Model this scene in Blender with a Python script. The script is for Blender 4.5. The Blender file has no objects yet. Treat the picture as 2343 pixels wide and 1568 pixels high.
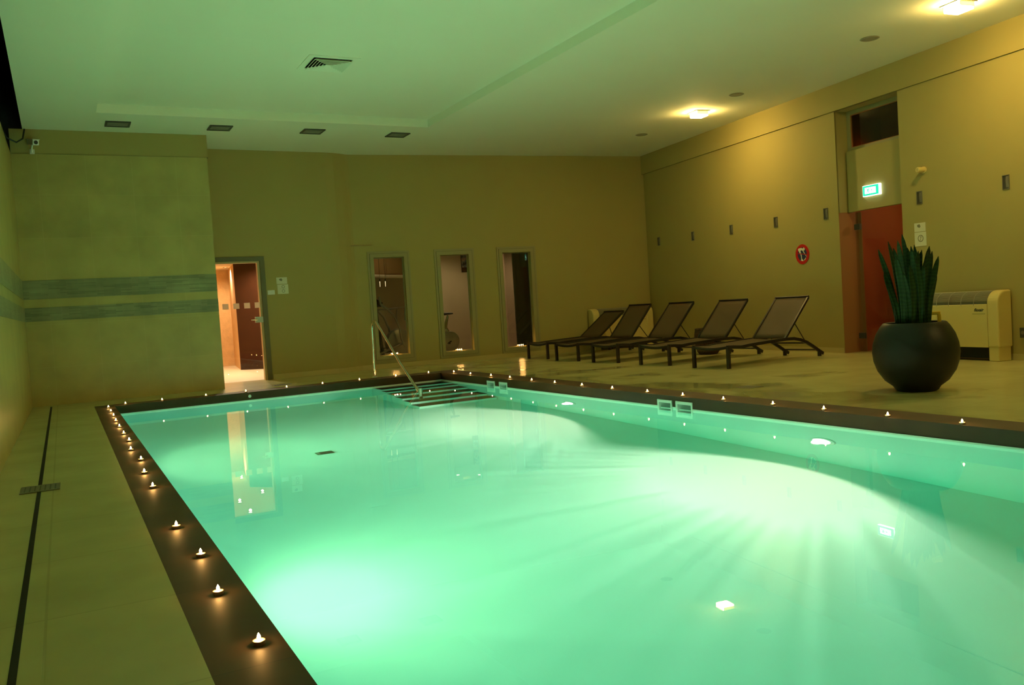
import bpy, bmesh, math, random
from mathutils import Vector, Matrix
random.seed(7)
S = bpy.context.scene
COL = S.collection
PI = math.pi

# ---------------------------------------------------------------- camera
F_PX, YAW, PITCH, ROLL, CAM_H = 1969.7, 0.47996, 0.043386, 0.06313, 1.03
cam_d = bpy.data.cameras.new('camera'); cam = bpy.data.objects.new('camera', cam_d); COL.objects.link(cam)
cam_d.sensor_width = 36.0; cam_d.lens = F_PX / 2343.0 * 36.0; cam_d.clip_start = 0.05; cam_d.clip_end = 200
fw = Vector((math.sin(YAW)*math.cos(PITCH), math.cos(YAW)*math.cos(PITCH), -math.sin(PITCH)))
rt0 = Vector((math.cos(YAW), -math.sin(YAW), 0)); up0 = rt0.cross(fw)
rt = math.cos(ROLL)*rt0 - math.sin(ROLL)*up0; up = math.sin(ROLL)*rt0 + math.cos(ROLL)*up0
mw = Matrix((rt, up, -fw)).transposed().to_4x4(); mw.translation = Vector((0, 0, CAM_H))
cam.matrix_world = mw
S.camera = cam

# ---------------------------------------------------------------- world, exposure
w = bpy.data.worlds.new('night'); S.world = w; w.use_nodes = True
w.node_tree.nodes['Background'].inputs[0].default_value = (0.004, 0.006, 0.004, 1)
w.node_tree.nodes['Background'].inputs[1].default_value = 0.3
S.view_settings.view_transform = 'Standard'; S.view_settings.look = 'None'
S.view_settings.exposure = 0.0; S.view_settings.gamma = 1.0; S.view_settings.use_curve_mapping = False
cy = S.cycles
cy.use_denoising = True; cy.max_bounces = 10; cy.diffuse_bounces = 4; cy.glossy_bounces = 4
cy.transmission_bounces = 8; cy.transparent_max_bounces = 8; cy.volume_bounces = 0
cy.sample_clamp_indirect = 6.0; cy.caustics_reflective = True; cy.caustics_refractive = True
cy.use_light_tree = True

# light levels
P_POOL = 900.0
POOL_RGB = (1.0, 0.47, 0.34)
POOL_RGB_LEFT = (0.70, 0.86, 0.40)
L_CEIL = 222.0
CEIL_RGB = (1.0, 0.68, 0.20)
L_FLAME = 230.0
P_HALL = 150.0
P_GYM = 14.0
WATER_COL = (0.36, 0.955, 0.925); WATER_DENS = 0.46

# ---------------------------------------------------------------- materials
def nt(name):
    m = bpy.data.materials.new(name); m.use_nodes = True
    return m, m.node_tree, m.node_tree.nodes, m.node_tree.links, m.node_tree.nodes['Principled BSDF']
def mat(name, col, rough=0.5, metal=0.0, noise=0.0, nscale=8.0, bump=0.0, bscale=60.0, spec=0.5, coat=0.0):
    m, t, N, Lk, b = nt(name)
    b.inputs['Base Color'].default_value = (*col, 1); b.inputs['Roughness'].default_value = rough
    b.inputs['Metallic'].default_value = metal; b.inputs['Specular IOR Level'].default_value = spec
    b.inputs['Coat Weight'].default_value = coat
    tc = N.new('ShaderNodeTexCoord')
    if noise > 0:
        n = N.new('ShaderNodeTexNoise'); n.inputs['Scale'].default_value = nscale; n.inputs['Detail'].default_value = 6
        Lk.new(tc.outputs['Object'], n.inputs['Vector'])
        mx = N.new('ShaderNodeMix'); mx.data_type = 'RGBA'
        mx.inputs[6].default_value = (*[c*(1-noise) for c in col], 1); mx.inputs[7].default_value = (*[min(1, c*(1+noise)) for c in col], 1)
        Lk.new(n.outputs['Fac'], mx.inputs[0]); Lk.new(mx.outputs[2], b.inputs['Base Color'])
    if bump > 0:
        n2 = N.new('ShaderNodeTexNoise'); n2.inputs['Scale'].default_value = bscale; n2.inputs['Detail'].default_value = 4
        Lk.new(tc.outputs['Object'], n2.inputs['Vector'])
        bp = N.new('ShaderNodeBump'); bp.inputs['Strength'].default_value = bump; bp.inputs['Distance'].default_value = 0.01
        Lk.new(n2.outputs['Fac'], bp.inputs['Height']); Lk.new(bp.outputs['Normal'], b.inputs['Normal'])
    return m
def emit(name, col, strength):
    m, t, N, Lk, b = nt(name)
    N.remove(b); e = N.new('ShaderNodeEmission'); e.inputs[0].default_value = (*col, 1); e.inputs[1].default_value = strength
    Lk.new(e.outputs[0], N['Material Output'].inputs[0])
    return m
def glass(name, col=(1, 1, 1), ior=1.45, thin=True, rough=0.0):
    m, t, N, Lk, b = nt(name); N.remove(b)
    out = N['Material Output']
    if not thin:
        g = N.new('ShaderNodeBsdfGlass'); g.inputs['IOR'].default_value = ior; g.inputs['Roughness'].default_value = rough
        g.inputs['Color'].default_value = (*col, 1); Lk.new(g.outputs[0], out.inputs[0]); return m
    fr = N.new('ShaderNodeFresnel'); ge = N.new('ShaderNodeNewGeometry'); iv = N.new('ShaderNodeMapRange')
    iv.inputs[3].default_value = ior; iv.inputs[4].default_value = 1/ior   # same pane seen from either face
    Lk.new(ge.outputs['Backfacing'], iv.inputs[0]); Lk.new(iv.outputs[0], fr.inputs[0])
    tr = N.new('ShaderNodeBsdfTransparent'); tr.inputs[0].default_value = (*col, 1)
    gl = N.new('ShaderNodeBsdfGlossy'); gl.inputs['Roughness'].default_value = 0.0
    mx = N.new('ShaderNodeMixShader'); Lk.new(fr.outputs[0], mx.inputs[0]); Lk.new(tr.outputs[0], mx.inputs[1]); Lk.new(gl.outputs[0], mx.inputs[2])
    Lk.new(mx.outputs[0], out.inputs[0]); return m
def tile(name, c1, c2, grout, w_, h_, mortar, rough, axes, offset=0.0, noise=0.12, wet=False, bump=0.15, rot=0.0):
    """tiles in the plane of two world axes, e.g. 'xy', 'xz', 'yz'"""
    m, t, N, Lk, b = nt(name)
    geo = N.new('ShaderNodeNewGeometry'); sp = N.new('ShaderNodeSeparateXYZ'); cb = N.new('ShaderNodeCombineXYZ')
    Lk.new(geo.outputs['Position'], sp.inputs[0])
    for i, a in enumerate(axes): Lk.new(sp.outputs['XYZ'.index(a.upper())], cb.inputs[i])
    mp = N.new('ShaderNodeMapping'); mp.inputs['Rotation'].default_value = (0, 0, rot); mp.inputs['Location'].default_value = (0.13, 0.07, 0)
    Lk.new(cb.outputs[0], mp.inputs[0])
    br = N.new('ShaderNodeTexBrick'); br.offset = offset; br.squash = 1.0
    br.inputs['Scale'].default_value = 1.0; br.inputs['Brick Width'].default_value = w_; br.inputs['Row Height'].default_value = h_
    br.inputs['Mortar Size'].default_value = mortar; br.inputs['Mortar Smooth'].default_value = 0.1
    br.inputs['Color1'].default_value = (*c1, 1); br.inputs['Color2'].default_value = (*c2, 1); br.inputs['Mortar'].default_value = (*grout, 1)
    Lk.new(mp.outputs[0], br.inputs['Vector'])
    n = N.new('ShaderNodeTexNoise'); n.inputs['Scale'].default_value = 2.2; n.inputs['Detail'].default_value = 7
    Lk.new(geo.outputs['Position'], n.inputs['Vector'])
    rp = N.new('ShaderNodeMapRange'); rp.inputs[1].default_value = 0.3; rp.inputs[2].default_value = 0.7; rp.inputs[3].default_value = 1-noise; rp.inputs[4].default_value = 1+noise
    Lk.new(n.outputs['Fac'], rp.inputs[0])
    mu = N.new('ShaderNodeMix'); mu.data_type = 'RGBA'; mu.blend_type = 'MULTIPLY'; mu.inputs[0].default_value = 1
    Lk.new(br.outputs['Color'], mu.inputs[6]); Lk.new(rp.outputs[0], mu.inputs[7])
    col = mu.outputs[2]
    b.inputs['Roughness'].default_value = rough
    if wet:   # puddles left by bathers beside the pool: darker and glossier islands
        n3 = N.new('ShaderNodeTexNoise'); n3.inputs['Scale'].default_value = 0.9; n3.inputs['Detail'].default_value = 5; n3.inputs['Distortion'].default_value = 0.6
        Lk.new(geo.outputs['Position'], n3.inputs['Vector'])
        # only within about 1.6 m of the pool's long sunbathing side
        mr = N.new('ShaderNodeMapRange'); mr.inputs[1].default_value = 5.7; mr.inputs[2].default_value = 8.0; mr.inputs[3].default_value = 0.12; mr.inputs[4].default_value = -0.16
        Lk.new(sp.outputs[0], mr.inputs[0])
        ad = N.new('ShaderNodeMath'); ad.operation = 'ADD'; Lk.new(n3.outputs['Fac'], ad.inputs[0]); Lk.new(mr.outputs[0], ad.inputs[1])
        mk = N.new('ShaderNodeMapRange'); mk.inputs[1].default_value = 0.51; mk.inputs[2].default_value = 0.62
        Lk.new(ad.outputs[0], mk.inputs[0])
        gt = N.new('ShaderNodeMath'); gt.operation = 'GREATER_THAN'; gt.inputs[1].default_value = 5.5; Lk.new(sp.outputs[0], gt.inputs[0])
        ml = N.new('ShaderNodeMath'); ml.operation = 'MULTIPLY'; Lk.new(mk.outputs[0], ml.inputs[0]); Lk.new(gt.outputs[0], ml.inputs[1])
        m2 = N.new('ShaderNodeMix'); m2.data_type = 'RGBA'; m2.blend_type = 'MULTIPLY'; m2.inputs[7].default_value = (0.84, 0.84, 0.84, 1)
        Lk.new(ml.outputs[0], m2.inputs[0]); Lk.new(col, m2.inputs[6]); col = m2.outputs[2]
        rr = N.new('ShaderNodeMapRange'); rr.inputs[3].default_value = rough; rr.inputs[4].default_value = 0.10
        Lk.new(ml.outputs[0], rr.inputs[0]); Lk.new(rr.outputs[0], b.inputs['Roughness'])
    Lk.new(col, b.inputs['Base Color'])
    if bump:
        bp = N.new('ShaderNodeBump'); bp.inputs['Strength'].default_value = bump; bp.inputs['Distance'].default_value = 0.004; bp.invert = True
        Lk.new(br.outputs['Fac'], bp.inputs['Height']); Lk.new(bp.outputs['Normal'], b.inputs['Normal'])
    return m

M = {}
M['paint'] = mat('wall_paint', (0.40, 0.325, 0.105), 0.75, noise=0.03, nscale=3, bump=0.05, bscale=150)
M['ceil'] = mat('ceiling_paint', (0.89, 0.88, 0.68), 0.8, noise=0.015, nscale=2)
M['ltile_xz'] = tile('wall_tile_column', (0.44, 0.36, 0.11), (0.41, 0.34, 0.105), (0.46, 0.385, 0.13), 0.62, 0.62, 0.004, 0.38, 'xz')
M['ltile_yz'] = tile('wall_tile_side', (0.44, 0.36, 0.11), (0.41, 0.34, 0.105), (0.46, 0.385, 0.13), 0.62, 0.62, 0.004, 0.30, 'yz')
M['mosaic_xz'] = tile('mosaic_column', (0.17, 0.18, 0.085), (0.26, 0.27, 0.13), (0.28, 0.28, 0.15), 0.24, 0.021, 0.002, 0.3, 'xz', 0.37, 0.25)
M['mosaic_yz'] = tile('mosaic_side', (0.17, 0.18, 0.085), (0.26, 0.27, 0.13), (0.28, 0.28, 0.15), 0.24, 0.021, 0.002, 0.3, 'yz', 0.37, 0.25)
M['floor'] = tile('floor_tile', (0.55, 0.495, 0.22), (0.53, 0.48, 0.21), (0.47, 0.425, 0.19), 0.9, 0.9, 0.005, 0.26, 'xy', 0.0, 0.08, wet=True)
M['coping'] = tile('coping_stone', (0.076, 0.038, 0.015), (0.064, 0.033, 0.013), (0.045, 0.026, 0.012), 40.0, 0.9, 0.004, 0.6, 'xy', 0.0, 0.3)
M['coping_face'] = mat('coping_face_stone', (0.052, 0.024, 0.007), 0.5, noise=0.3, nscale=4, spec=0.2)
M['tread'] = mat('tread_stone', (0.02, 0.02, 0.012), 0.6, noise=0.2, nscale=6)
M['base'] = mat('baseboard_tile', (0.52, 0.43, 0.18), 0.35, noise=0.05)
M['liner'] = mat('pool_liner', (0.78, 0.88, 0.83), 0.6, noise=0.02, nscale=2)
M['rail'] = mat('liner_rail', (0.75, 0.78, 0.70), 0.4)
M['plastic_w'] = mat('white_plastic', (0.78, 0.80, 0.74), 0.35)
M['plastic_cream'] = mat('cream_enamel', (0.70, 0.57, 0.21), 0.35)
M['grille'] = mat('grey_grille', (0.16, 0.15, 0.10), 0.45)
M['grille_lt'] = mat('light_grille', (0.34, 0.31, 0.20), 0.45)
M['black'] = mat('black_void', (0.006, 0.006, 0.005), 0.9)
M['blackm'] = mat('black_plastic', (0.015, 0.014, 0.012), 0.45)
M['darkm'] = mat('dark_metal', (0.022, 0.018, 0.012), 0.42, metal=0.2)
M['steel'] = mat('polished_steel', (0.75, 0.72, 0.62), 0.12, metal=1.0)
M['steel_b'] = mat('brushed_steel', (0.55, 0.53, 0.45), 0.35, metal=1.0)
M['grey'] = mat('grey_fitting', (0.16, 0.15, 0.11), 0.5)
M['grey_d'] = mat('dark_grey_fitting', (0.05, 0.05, 0.04), 0.5)
M['frame'] = mat('window_frame_paint', (0.33, 0.29, 0.13), 0.5)
M['frame_d'] = mat('door_frame_paint', (0.14, 0.13, 0.06), 0.5)
M['jamb'] = mat('door_jamb_paint', (0.62, 0.45, 0.22), 0.5)
M['glass'] = glass('clear_glass', (0.92, 0.95, 0.92))
M['glass_t'] = glass('tinted_glass', (0.62, 0.62, 0.52))
def frost_material():
    m, t, N, Lk, b = nt('frosted_sticker')
    b.inputs['Base Color'].default_value = (0.5, 0.45, 0.33, 1); b.inputs['Roughness'].default_value = 0.6
    tr = N.new('ShaderNodeBsdfTranslucent'); tr.inputs[0].default_value = (0.8, 0.72, 0.6, 1)
    mx = N.new('ShaderNodeMixShader'); mx.inputs[0].default_value = 0.6
    Lk.new(b.outputs[0], mx.inputs[1]); Lk.new(tr.outputs[0], mx.inputs[2]); Lk.new(mx.outputs[0], N['Material Output'].inputs[0])
    return m
M['frost'] = frost_material()
M['shield'] = frost_material(); M['shield'].name = 'translucent_shield'
M['pot'] = mat('glazed_black_pot', (0.008, 0.008, 0.007), 0.45, noise=0.5, nscale=5, spec=0.4)
M['soil'] = mat('soil', (0.012, 0.009, 0.006), 0.95, bump=0.6)
M['yellow'] = mat('yellow_plastic', (0.95, 0.52, 0.02), 0.4)
M['orange'] = mat('orange_paint', (0.42, 0.075, 0.018), 0.7, noise=0.05)
M['jamb_o'] = mat('orange_brown_paint', (0.32, 0.14, 0.045), 0.7)
M['paper'] = mat('white_paper', (0.72, 0.70, 0.52), 0.7)
M['ink'] = mat('grey_print', (0.24, 0.23, 0.14), 0.8)
M['ink_d'] = mat('black_print', (0.01, 0.01, 0.012), 0.7)
M['ink_l'] = mat('faint_print', (0.48, 0.39, 0.15), 0.8)
M['red'] = mat('sign_red', (0.55, 0.01, 0.012), 0.4)
M['blue'] = mat('sign_blue', (0.02, 0.035, 0.11), 0.4)
M['white'] = mat('sign_white', (0.80, 0.80, 0.66), 0.4)
M['wicker'] = tile('woven_wicker', (0.13, 0.065, 0.025), (0.10, 0.05, 0.02), (0.04, 0.02, 0.01), 0.05, 0.022, 0.003, 0.7, 'xz', 0.5, 0.2, bump=0.6)
M['stone_h'] = mat('hall_rough_stone', (0.78, 0.50, 0.23), 0.9, noise=0.2, nscale=9, bump=0.9, bscale=26)
M['brown_h'] = mat('hall_brown_wall', (0.045, 0.013, 0.0035), 0.8, noise=0.25, nscale=6, spec=0.15)
M['hceil'] = mat('hall_ceiling', (0.80, 0.66, 0.46), 0.8)
M['hfloor'] = mat('hall_floor_tile', (0.80, 0.68, 0.46), 0.5)
M['gymwall'] = mat('gym_wall_paint', (0.55, 0.47, 0.32), 0.8, noise=0.03)
M['gympink'] = mat('gym_pink_wall', (0.50, 0.36, 0.26), 0.8)
M['gymbrown'] = mat('gym_brown_beam', (0.40, 0.22, 0.08), 0.8)
M['gymgreen'] = mat('gym_green_panel', (0.05, 0.055, 0.025), 0.8)
M['silver'] = mat('silver_enamel', (0.42, 0.38, 0.31), 0.35, metal=0.3)
M['alu'] = mat('aluminium_cup', (0.6, 0.42, 0.28), 0.35, metal=0.9)
M['wax'] = mat('wax', (0.85, 0.62, 0.35), 0.5)
M['wick'] = mat('wick', (0.02, 0.015, 0.01), 0.9)
M['flame'] = emit('candle_flame', (1.0, 0.50, 0.13), L_FLAME)
M['lampglass'] = emit('pool_lamp_lens', (1.0, 0.95, 0.72), 14.0)
M['ceil_lamp'] = emit('ceiling_lamp_diffuser', CEIL_RGB, L_CEIL)
M['downlight'] = emit('downlight_bulb', (1.0, 0.80, 0.50), 30.0)
M['gymlight'] = emit('gym_bulb', (1.0, 0.82, 0.55), 25.0)
M['pendant'] = emit('pendant_bulb', (1.0, 0.75, 0.42), 2.2)
M['exit_w'] = emit('exit_panel_white', (0.80, 1.0, 0.90), 5.0)
M['exit_g'] = emit('exit_panel_green', (0.03, 1.0, 0.42), 1.3)
M['exit_side'] = emit('exit_housing_glow', (0.85, 1.0, 0.85), 3.0)
def leaf_material():
    m, t, N, Lk, b = nt('snake_plant_leaf')
    tc = N.new('ShaderNodeTexCoord'); wv = N.new('ShaderNodeTexWave'); wv.bands_direction = 'Z'
    wv.inputs['Scale'].default_value = 9; wv.inputs['Distortion'].default_value = 7; wv.inputs['Detail'].default_value = 3
    Lk.new(tc.outputs['Object'], wv.inputs['Vector'])
    mx = N.new('ShaderNodeMix'); mx.data_type = 'RGBA'
    mx.inputs[6].default_value = (0.009, 0.028, 0.005, 1); mx.inputs[7].default_value = (0.016, 0.044, 0.007, 1)
    Lk.new(wv.outputs['Fac'], mx.inputs[0]); Lk.new(mx.outputs[2], b.inputs['Base Color'])
    b.inputs['Roughness'].default_value = 0.55; b.inputs['Specular IOR Level'].default_value = 0.25
    return m
M['leaf'] = leaf_material()
def sling_material():
    m, t, N, Lk, b = nt('woven_sling_fabric')
    tc = N.new('ShaderNodeTexCoord'); ck = N.new('ShaderNodeTexChecker'); ck.inputs['Scale'].default_value = 180
    ck.inputs['Color1'].default_value = (0.10, 0.062, 0.026, 1); ck.inputs['Color2'].default_value = (0.065, 0.04, 0.017, 1)
    Lk.new(tc.outputs['Object'], ck.inputs['Vector']); Lk.new(ck.outputs['Color'], b.inputs['Base Color'])
    b.inputs['Roughness'].default_value = 0.6
    return m
M['sling'] = sling_material()
def poster_material():
    m, t, N, Lk, b = nt('poster_print')
    tc = N.new('ShaderNodeTexCoord'); n = N.new('ShaderNodeTexNoise'); n.inputs['Scale'].default_value = 7; n.inputs['Detail'].default_value = 2
    Lk.new(tc.outputs['Object'], n.inputs['Vector'])
    cr = N.new('ShaderNodeValToRGB'); cr.color_ramp.interpolation = 'CONSTANT'
    cr.color_ramp.elements[0].color = (0.02, 0.03, 0.05, 1); cr.color_ramp.elements[1].position = 0.52; cr.color_ramp.elements[1].color = (0.40, 0.32, 0.26, 1)
    e = cr.color_ramp.elements.new(0.44); e.color = (0.10, 0.16, 0.20, 1)
    e = cr.color_ramp.elements.new(0.6); e.color = (0.16, 0.05, 0.03, 1)
    Lk.new(n.outputs['Fac'], cr.inputs[0]); Lk.new(cr.outputs[0], b.inputs['Base Color'])
    return m
M['poster'] = poster_material()
def water_material():
    m, t, N, Lk, b = nt('pool_water'); N.remove(b)
    g = N.new('ShaderNodeBsdfGlass'); g.inputs['IOR'].default_value = 1.33; g.inputs['Roughness'].default_value = 0.0
    v = N.new('ShaderNodeVolumeAbsorption'); v.inputs['Color'].default_value = (*WATER_COL, 1); v.inputs['Density'].default_value = WATER_DENS
    o = N['Material Output']; Lk.new(g.outputs[0], o.inputs[0]); Lk.new(v.outputs[0], o.inputs[1])
    return m
M['water'] = water_material()

# ---------------------------------------------------------------- mesh helpers
def box(bm, lo, hi, mtx=None):
    vs = [bm.verts.new(Vector((x, y, z)) if mtx is None else mtx @ Vector((x, y, z))) for x in (lo[0], hi[0]) for y in (lo[1], hi[1]) for z in (lo[2], hi[2])]
    for f in ((0, 1, 3, 2), (4, 6, 7, 5), (0, 4, 5, 1), (2, 3, 7, 6), (0, 2, 6, 4), (1, 5, 7, 3)):
        bm.faces.new([vs[i] for i in f])
def quad(bm, *pts): return bm.faces.new([bm.verts.new(Vector(p)) for p in pts])
def prism(bm, poly, axis, d0, d1):
    """poly in two axes, extruded along the third: axis 'x' -> poly (y,z); 'y' -> (x,z); 'z' -> (x,y)"""
    def P(a, d): return {'x': (d, a[0], a[1]), 'y': (a[0], d, a[1]), 'z': (a[0], a[1], d)}[axis]
    a = [bm.verts.new(P(p, d0)) for p in poly]; b = [bm.verts.new(P(p, d1)) for p in poly]
    bm.faces.new(a); bm.faces.new(b[::-1])
    n = len(poly)
    for i in range(n): bm.faces.new((a[i], b[i], b[(i+1) % n], a[(i+1) % n]))
def tube(bm, pts, r, seg=10, rz=None):
    pts = [Vector(p) for p in pts]; rings = []
    prev = None
    for i, p in enumerate(pts):
        d = (pts[min(i+1, len(pts)-1)] - pts[max(i-1, 0)]).normalized()
        if prev is None:
            a = Vector((0, 0, 1)) if abs(d.z) < 0.9 else Vector((1, 0, 0))
            u = d.cross(a).normalized()
        else: u = (prev - d*prev.dot(d)).normalized()
        prev = u; v = d.cross(u)
        ri = r[i] if isinstance(r, (list, tuple)) else r
        rings.append([bm.verts.new(p + (u*math.cos(2*PI*k/seg) + v*math.sin(2*PI*k/seg))*ri) for k in range(seg)])
    for a, b in zip(rings, rings[1:]):
        for k in range(seg): bm.faces.new((a[k], a[(k+1) % seg], b[(k+1) % seg], b[k]))
    bm.faces.new(rings[0][::-1]); bm.faces.new(rings[-1])
def bar(bm, pts, wy, h):
    """flat bar following pts (in xz at a given y): rectangular section wy wide in y, h high in the xz normal"""
    rings = []
    pts = [Vector(p) for p in pts]
    for i, p in enumerate(pts):
        d = (pts[min(i+1, len(pts)-1)] - pts[max(i-1, 0)]).normalized(); n = Vector((-d.z, 0, d.x))
        rings.append([bm.verts.new(p + Vector((0, sy*wy/2, 0)) + n*sn*h/2) for sy, sn in ((-1, -1), (1, -1), (1, 1), (-1, 1))])
    for a, b in zip(rings, rings[1:]):
        for k in range(4): bm.faces.new((a[k], a[(k+1) % 4], b[(k+1) % 4], b[k]))
    bm.faces.new(rings[0][::-1]); bm.faces.new(rings[-1])
def lathe(bm, prof, seg=32, c=(0, 0, 0), axis='z', a0=0.0):
    rings = []
    for r, h in prof:
        ring = []
        for k in range(seg):
            a = a0+2*PI*k/seg; x, y = r*math.cos(a), r*math.sin(a)
            v = {'z': (x, y, h), 'y': (x, h, y), 'x': (h, x, y)}[axis]
            ring.append(bm.verts.new(Vector(c)+Vector(v)))
        rings.append(ring)
    for a, b in zip(rings, rings[1:]):
        for k in range(seg): bm.faces.new((a[k], a[(k+1) % seg], b[(k+1) % seg], b[k]))
    if prof[0][0] > 1e-5: bm.faces.new(rings[0][::-1])
    if prof[-1][0] > 1e-5: bm.faces.new(rings[-1])
def disc_ring(bm, r0, r1, y0, y1, seg=40, c=(0, 0)):
    """annulus in xz, thickness from y0 to y1"""
    R = []
    for k in range(seg):
        a = 2*PI*k/seg; ca, sa = math.cos(a), math.sin(a)
        R.append([bm.verts.new((c[0]+r*ca, y, c[1]+r*sa)) for r, y in ((r0, y0), (r1, y0), (r1, y1), (r0, y1))])
    for k in range(seg):
        a, b = R[k], R[(k+1) % seg]
        for i in range(4): bm.faces.new((a[i], b[i], b[(i+1) % 4], a[(i+1) % 4]))
def ring_rect(bm, x0, x1, z0, z1, tl, tr, tb, tt, y0, y1):
    """rectangular frame in xz: outer rect minus inset on each side"""
    box(bm, (x0, y0, z0), (x0+tl, y1, z1)); box(bm, (x1-tr, y0, z0), (x1, y1, z1))
    box(bm, (x0+tl, y0, z1-tt), (x1-tr, y1, z1)); box(bm, (x0+tl, y0, z0), (x1-tr, y1, z0+tb))
def obj(name, bm, m, parent=None, smooth=False, bevel=0.0, label=None):
    bmesh.ops.remove_doubles(bm, verts=bm.verts, dist=1e-6)
    bmesh.ops.recalc_face_normals(bm, faces=bm.faces)
    me = bpy.data.meshes.new(name); bm.to_mesh(me); bm.free()
    for p in me.polygons: p.use_smooth = smooth
    me.materials.append(M[m] if isinstance(m, str) else m)
    o = bpy.data.objects.new(name, me); COL.objects.link(o)
    if parent: o.parent = parent
    if bevel:
        md = o.modifiers.new('bevel', 'BEVEL'); md.width = bevel; md.segments = 3; md.limit_method = 'ANGLE'; md.angle_limit = 0.6
    if smooth and not bevel:
        md = o.modifiers.new('edges', 'EDGE_SPLIT'); md.split_angle = math.radians(40)
    if label: o['label'] = label
    return o
def B(): return bmesh.new()
def thing(name, label, cat, loc=(0, 0, 0), rz=0.0, group=None):
    o = bpy.data.objects.new(name, None); COL.objects.link(o); o.empty_display_size = 0.1
    o.location = loc; o.rotation_euler = (0, 0, rz); o['label'] = label; o['category'] = cat
    if group: o['group'] = group
    return o
def tag(o, label, cat, group=None):
    o['label'] = label; o['category'] = cat
    if group: o['group'] = group
    return o
def struct(name, bm, m, parent=None, **k):
    o = obj(name, bm, m, parent, **k)
    if not parent: o['kind'] = 'structure'
    return o
def sroot(name, loc=(0, 0, 0), rz=0.0):
    o = bpy.data.objects.new(name, None); COL.objects.link(o); o.location = loc; o.rotation_euler = (0, 0, rz); o['kind'] = 'structure'
    return o
def dup(root, loc=None, rz=None, label=None, group=None):
    r = root.copy(); COL.objects.link(r)
    if loc is not None: r.location = loc
    if rz is not None: r.rotation_euler = (0, 0, rz)
    if label: r['label'] = label
    if group: r['group'] = group
    for ch in list(root.children):
        c = ch.copy(); COL.objects.link(c); c.parent = r
        for g in list(ch.children):
            d = g.copy(); COL.objects.link(d); d.parent = c
    return r
def text_mesh(name, s, size, depth, m, parent, loc, shear=0.0, rot=(PI/2, 0, 0)):
    cu = bpy.data.curves.new(name, 'FONT'); cu.body = s; cu.size = size; cu.extrude = depth; cu.shear = shear; cu.offset = size*0.02; cu.align_x = 'CENTER'
    t = bpy.data.objects.new(name, cu); COL.objects.link(t)
    dg = bpy.context.evaluated_depsgraph_get(); me = bpy.data.meshes.new_from_object(t.evaluated_get(dg))
    bpy.data.objects.remove(t); bpy.data.curves.remove(cu)
    me.materials.clear(); me.materials.append(M[m])
    o = bpy.data.objects.new(name, me); COL.objects.link(o); o.parent = parent; o.location = loc; o.rotation_euler = rot
    return o
def spot_in(parent, name, loc, rot, power, col, angle, blend, radius, kind='SPOT'):
    l = bpy.data.lights.new(name, kind); l.energy = power; l.color = col; l.shadow_soft_size = radius
    if kind == 'SPOT': l.spot_size = angle; l.spot_blend = blend
    o = bpy.data.objects.new(name, l); COL.objects.link(o); o.parent = parent; o.location = loc; o.rotation_euler = rot
    return o
class Wall:
    """vertical plane from a to b (left to right seen from the room); local x along it, local y into it"""
    def __init__(s, a, b):
        s.a = Vector((*a, 0)); s.b = Vector((*b, 0)); s.len = (s.b-s.a).length; s.d = (s.b-s.a).normalized()
        s.rz = math.atan2(s.d.y, s.d.x); s.n = Vector((-s.d.y, s.d.x, 0))
    def p(s, u, z=0.0, depth=0.0): return s.a + s.d*u + s.n*depth + Vector((0, 0, z))
    def panel(s, bm, u0, u1, z0, z1, holes=(), depth=0.0):
        us = sorted({u0, u1, *[max(u0, min(u1, h)) for H in holes for h in H[:2]]}); zs = sorted({z0, z1, *[max(z0, min(z1, h)) for H in holes for h in H[2:4]]})
        for a, b in zip(us, us[1:]):
            for c, e in zip(zs, zs[1:]):
                mu, mz = (a+b)/2, (c+e)/2
                if any(H[0] < mu < H[1] and H[2] < mz < H[3] for H in holes): continue
                quad(bm, s.p(a, c, depth), s.p(b, c, depth), s.p(b, e, depth), s.p(a, e, depth))
    def reveal(s, bm, H, d0, d1, sides='lrtb'):
        u0, u1, z0, z1 = H[:4]
        if 'l' in sides: quad(bm, s.p(u0, z0, d0), s.p(u0, z1, d0), s.p(u0, z1, d1), s.p(u0, z0, d1))
        if 'r' in sides: quad(bm, s.p(u1, z0, d0), s.p(u1, z0, d1), s.p(u1, z1, d1), s.p(u1, z1, d0))
        if 't' in sides: quad(bm, s.p(u0, z1, d0), s.p(u1, z1, d0), s.p(u1, z1, d1), s.p(u0, z1, d1))
        if 'b' in sides: quad(bm, s.p(u0, z0, d0), s.p(u0, z0, d1), s.p(u1, z0, d1), s.p(u1, z0, d0))
    def slab(s, bm, u0, u1, z0, z1, d0, d1):
        c = [s.p(u, z, d) for u in (u0, u1) for d in (d0, d1) for z in (z0, z1)]
        vs = [bm.verts.new(q) for q in c]
        for f in ((0, 1, 3, 2), (4, 6, 7, 5), (0, 4, 5, 1), (2, 3, 7, 6), (0, 2, 6, 4), (1, 5, 7, 3)): bm.faces.new([vs[i] for i in f])

H = 3.965
WR = Wall((11.029, 14.755), (9.04, -1.8))
WB = Wall((4.866, 15.384), (11.029, 14.755))
WL = Wall((2.20, 15.19), (4.38, 15.237))
PR = Wall((5.43, 13.02), (5.50, 0.6))         # pool side below the sun loungers
PF = Wall((0.56, 12.88), (5.43, 13.02))       # pool end below the back wall
PL = Wall((0.56, 0.6), (0.56, 12.88))
PN = Wall((5.50, 0.6), (0.56, 0.6))
ZW, ZB, ZE = -0.128, -1.52, -0.112            # water level, pool bottom, lower edge of the dark stone face

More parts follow.
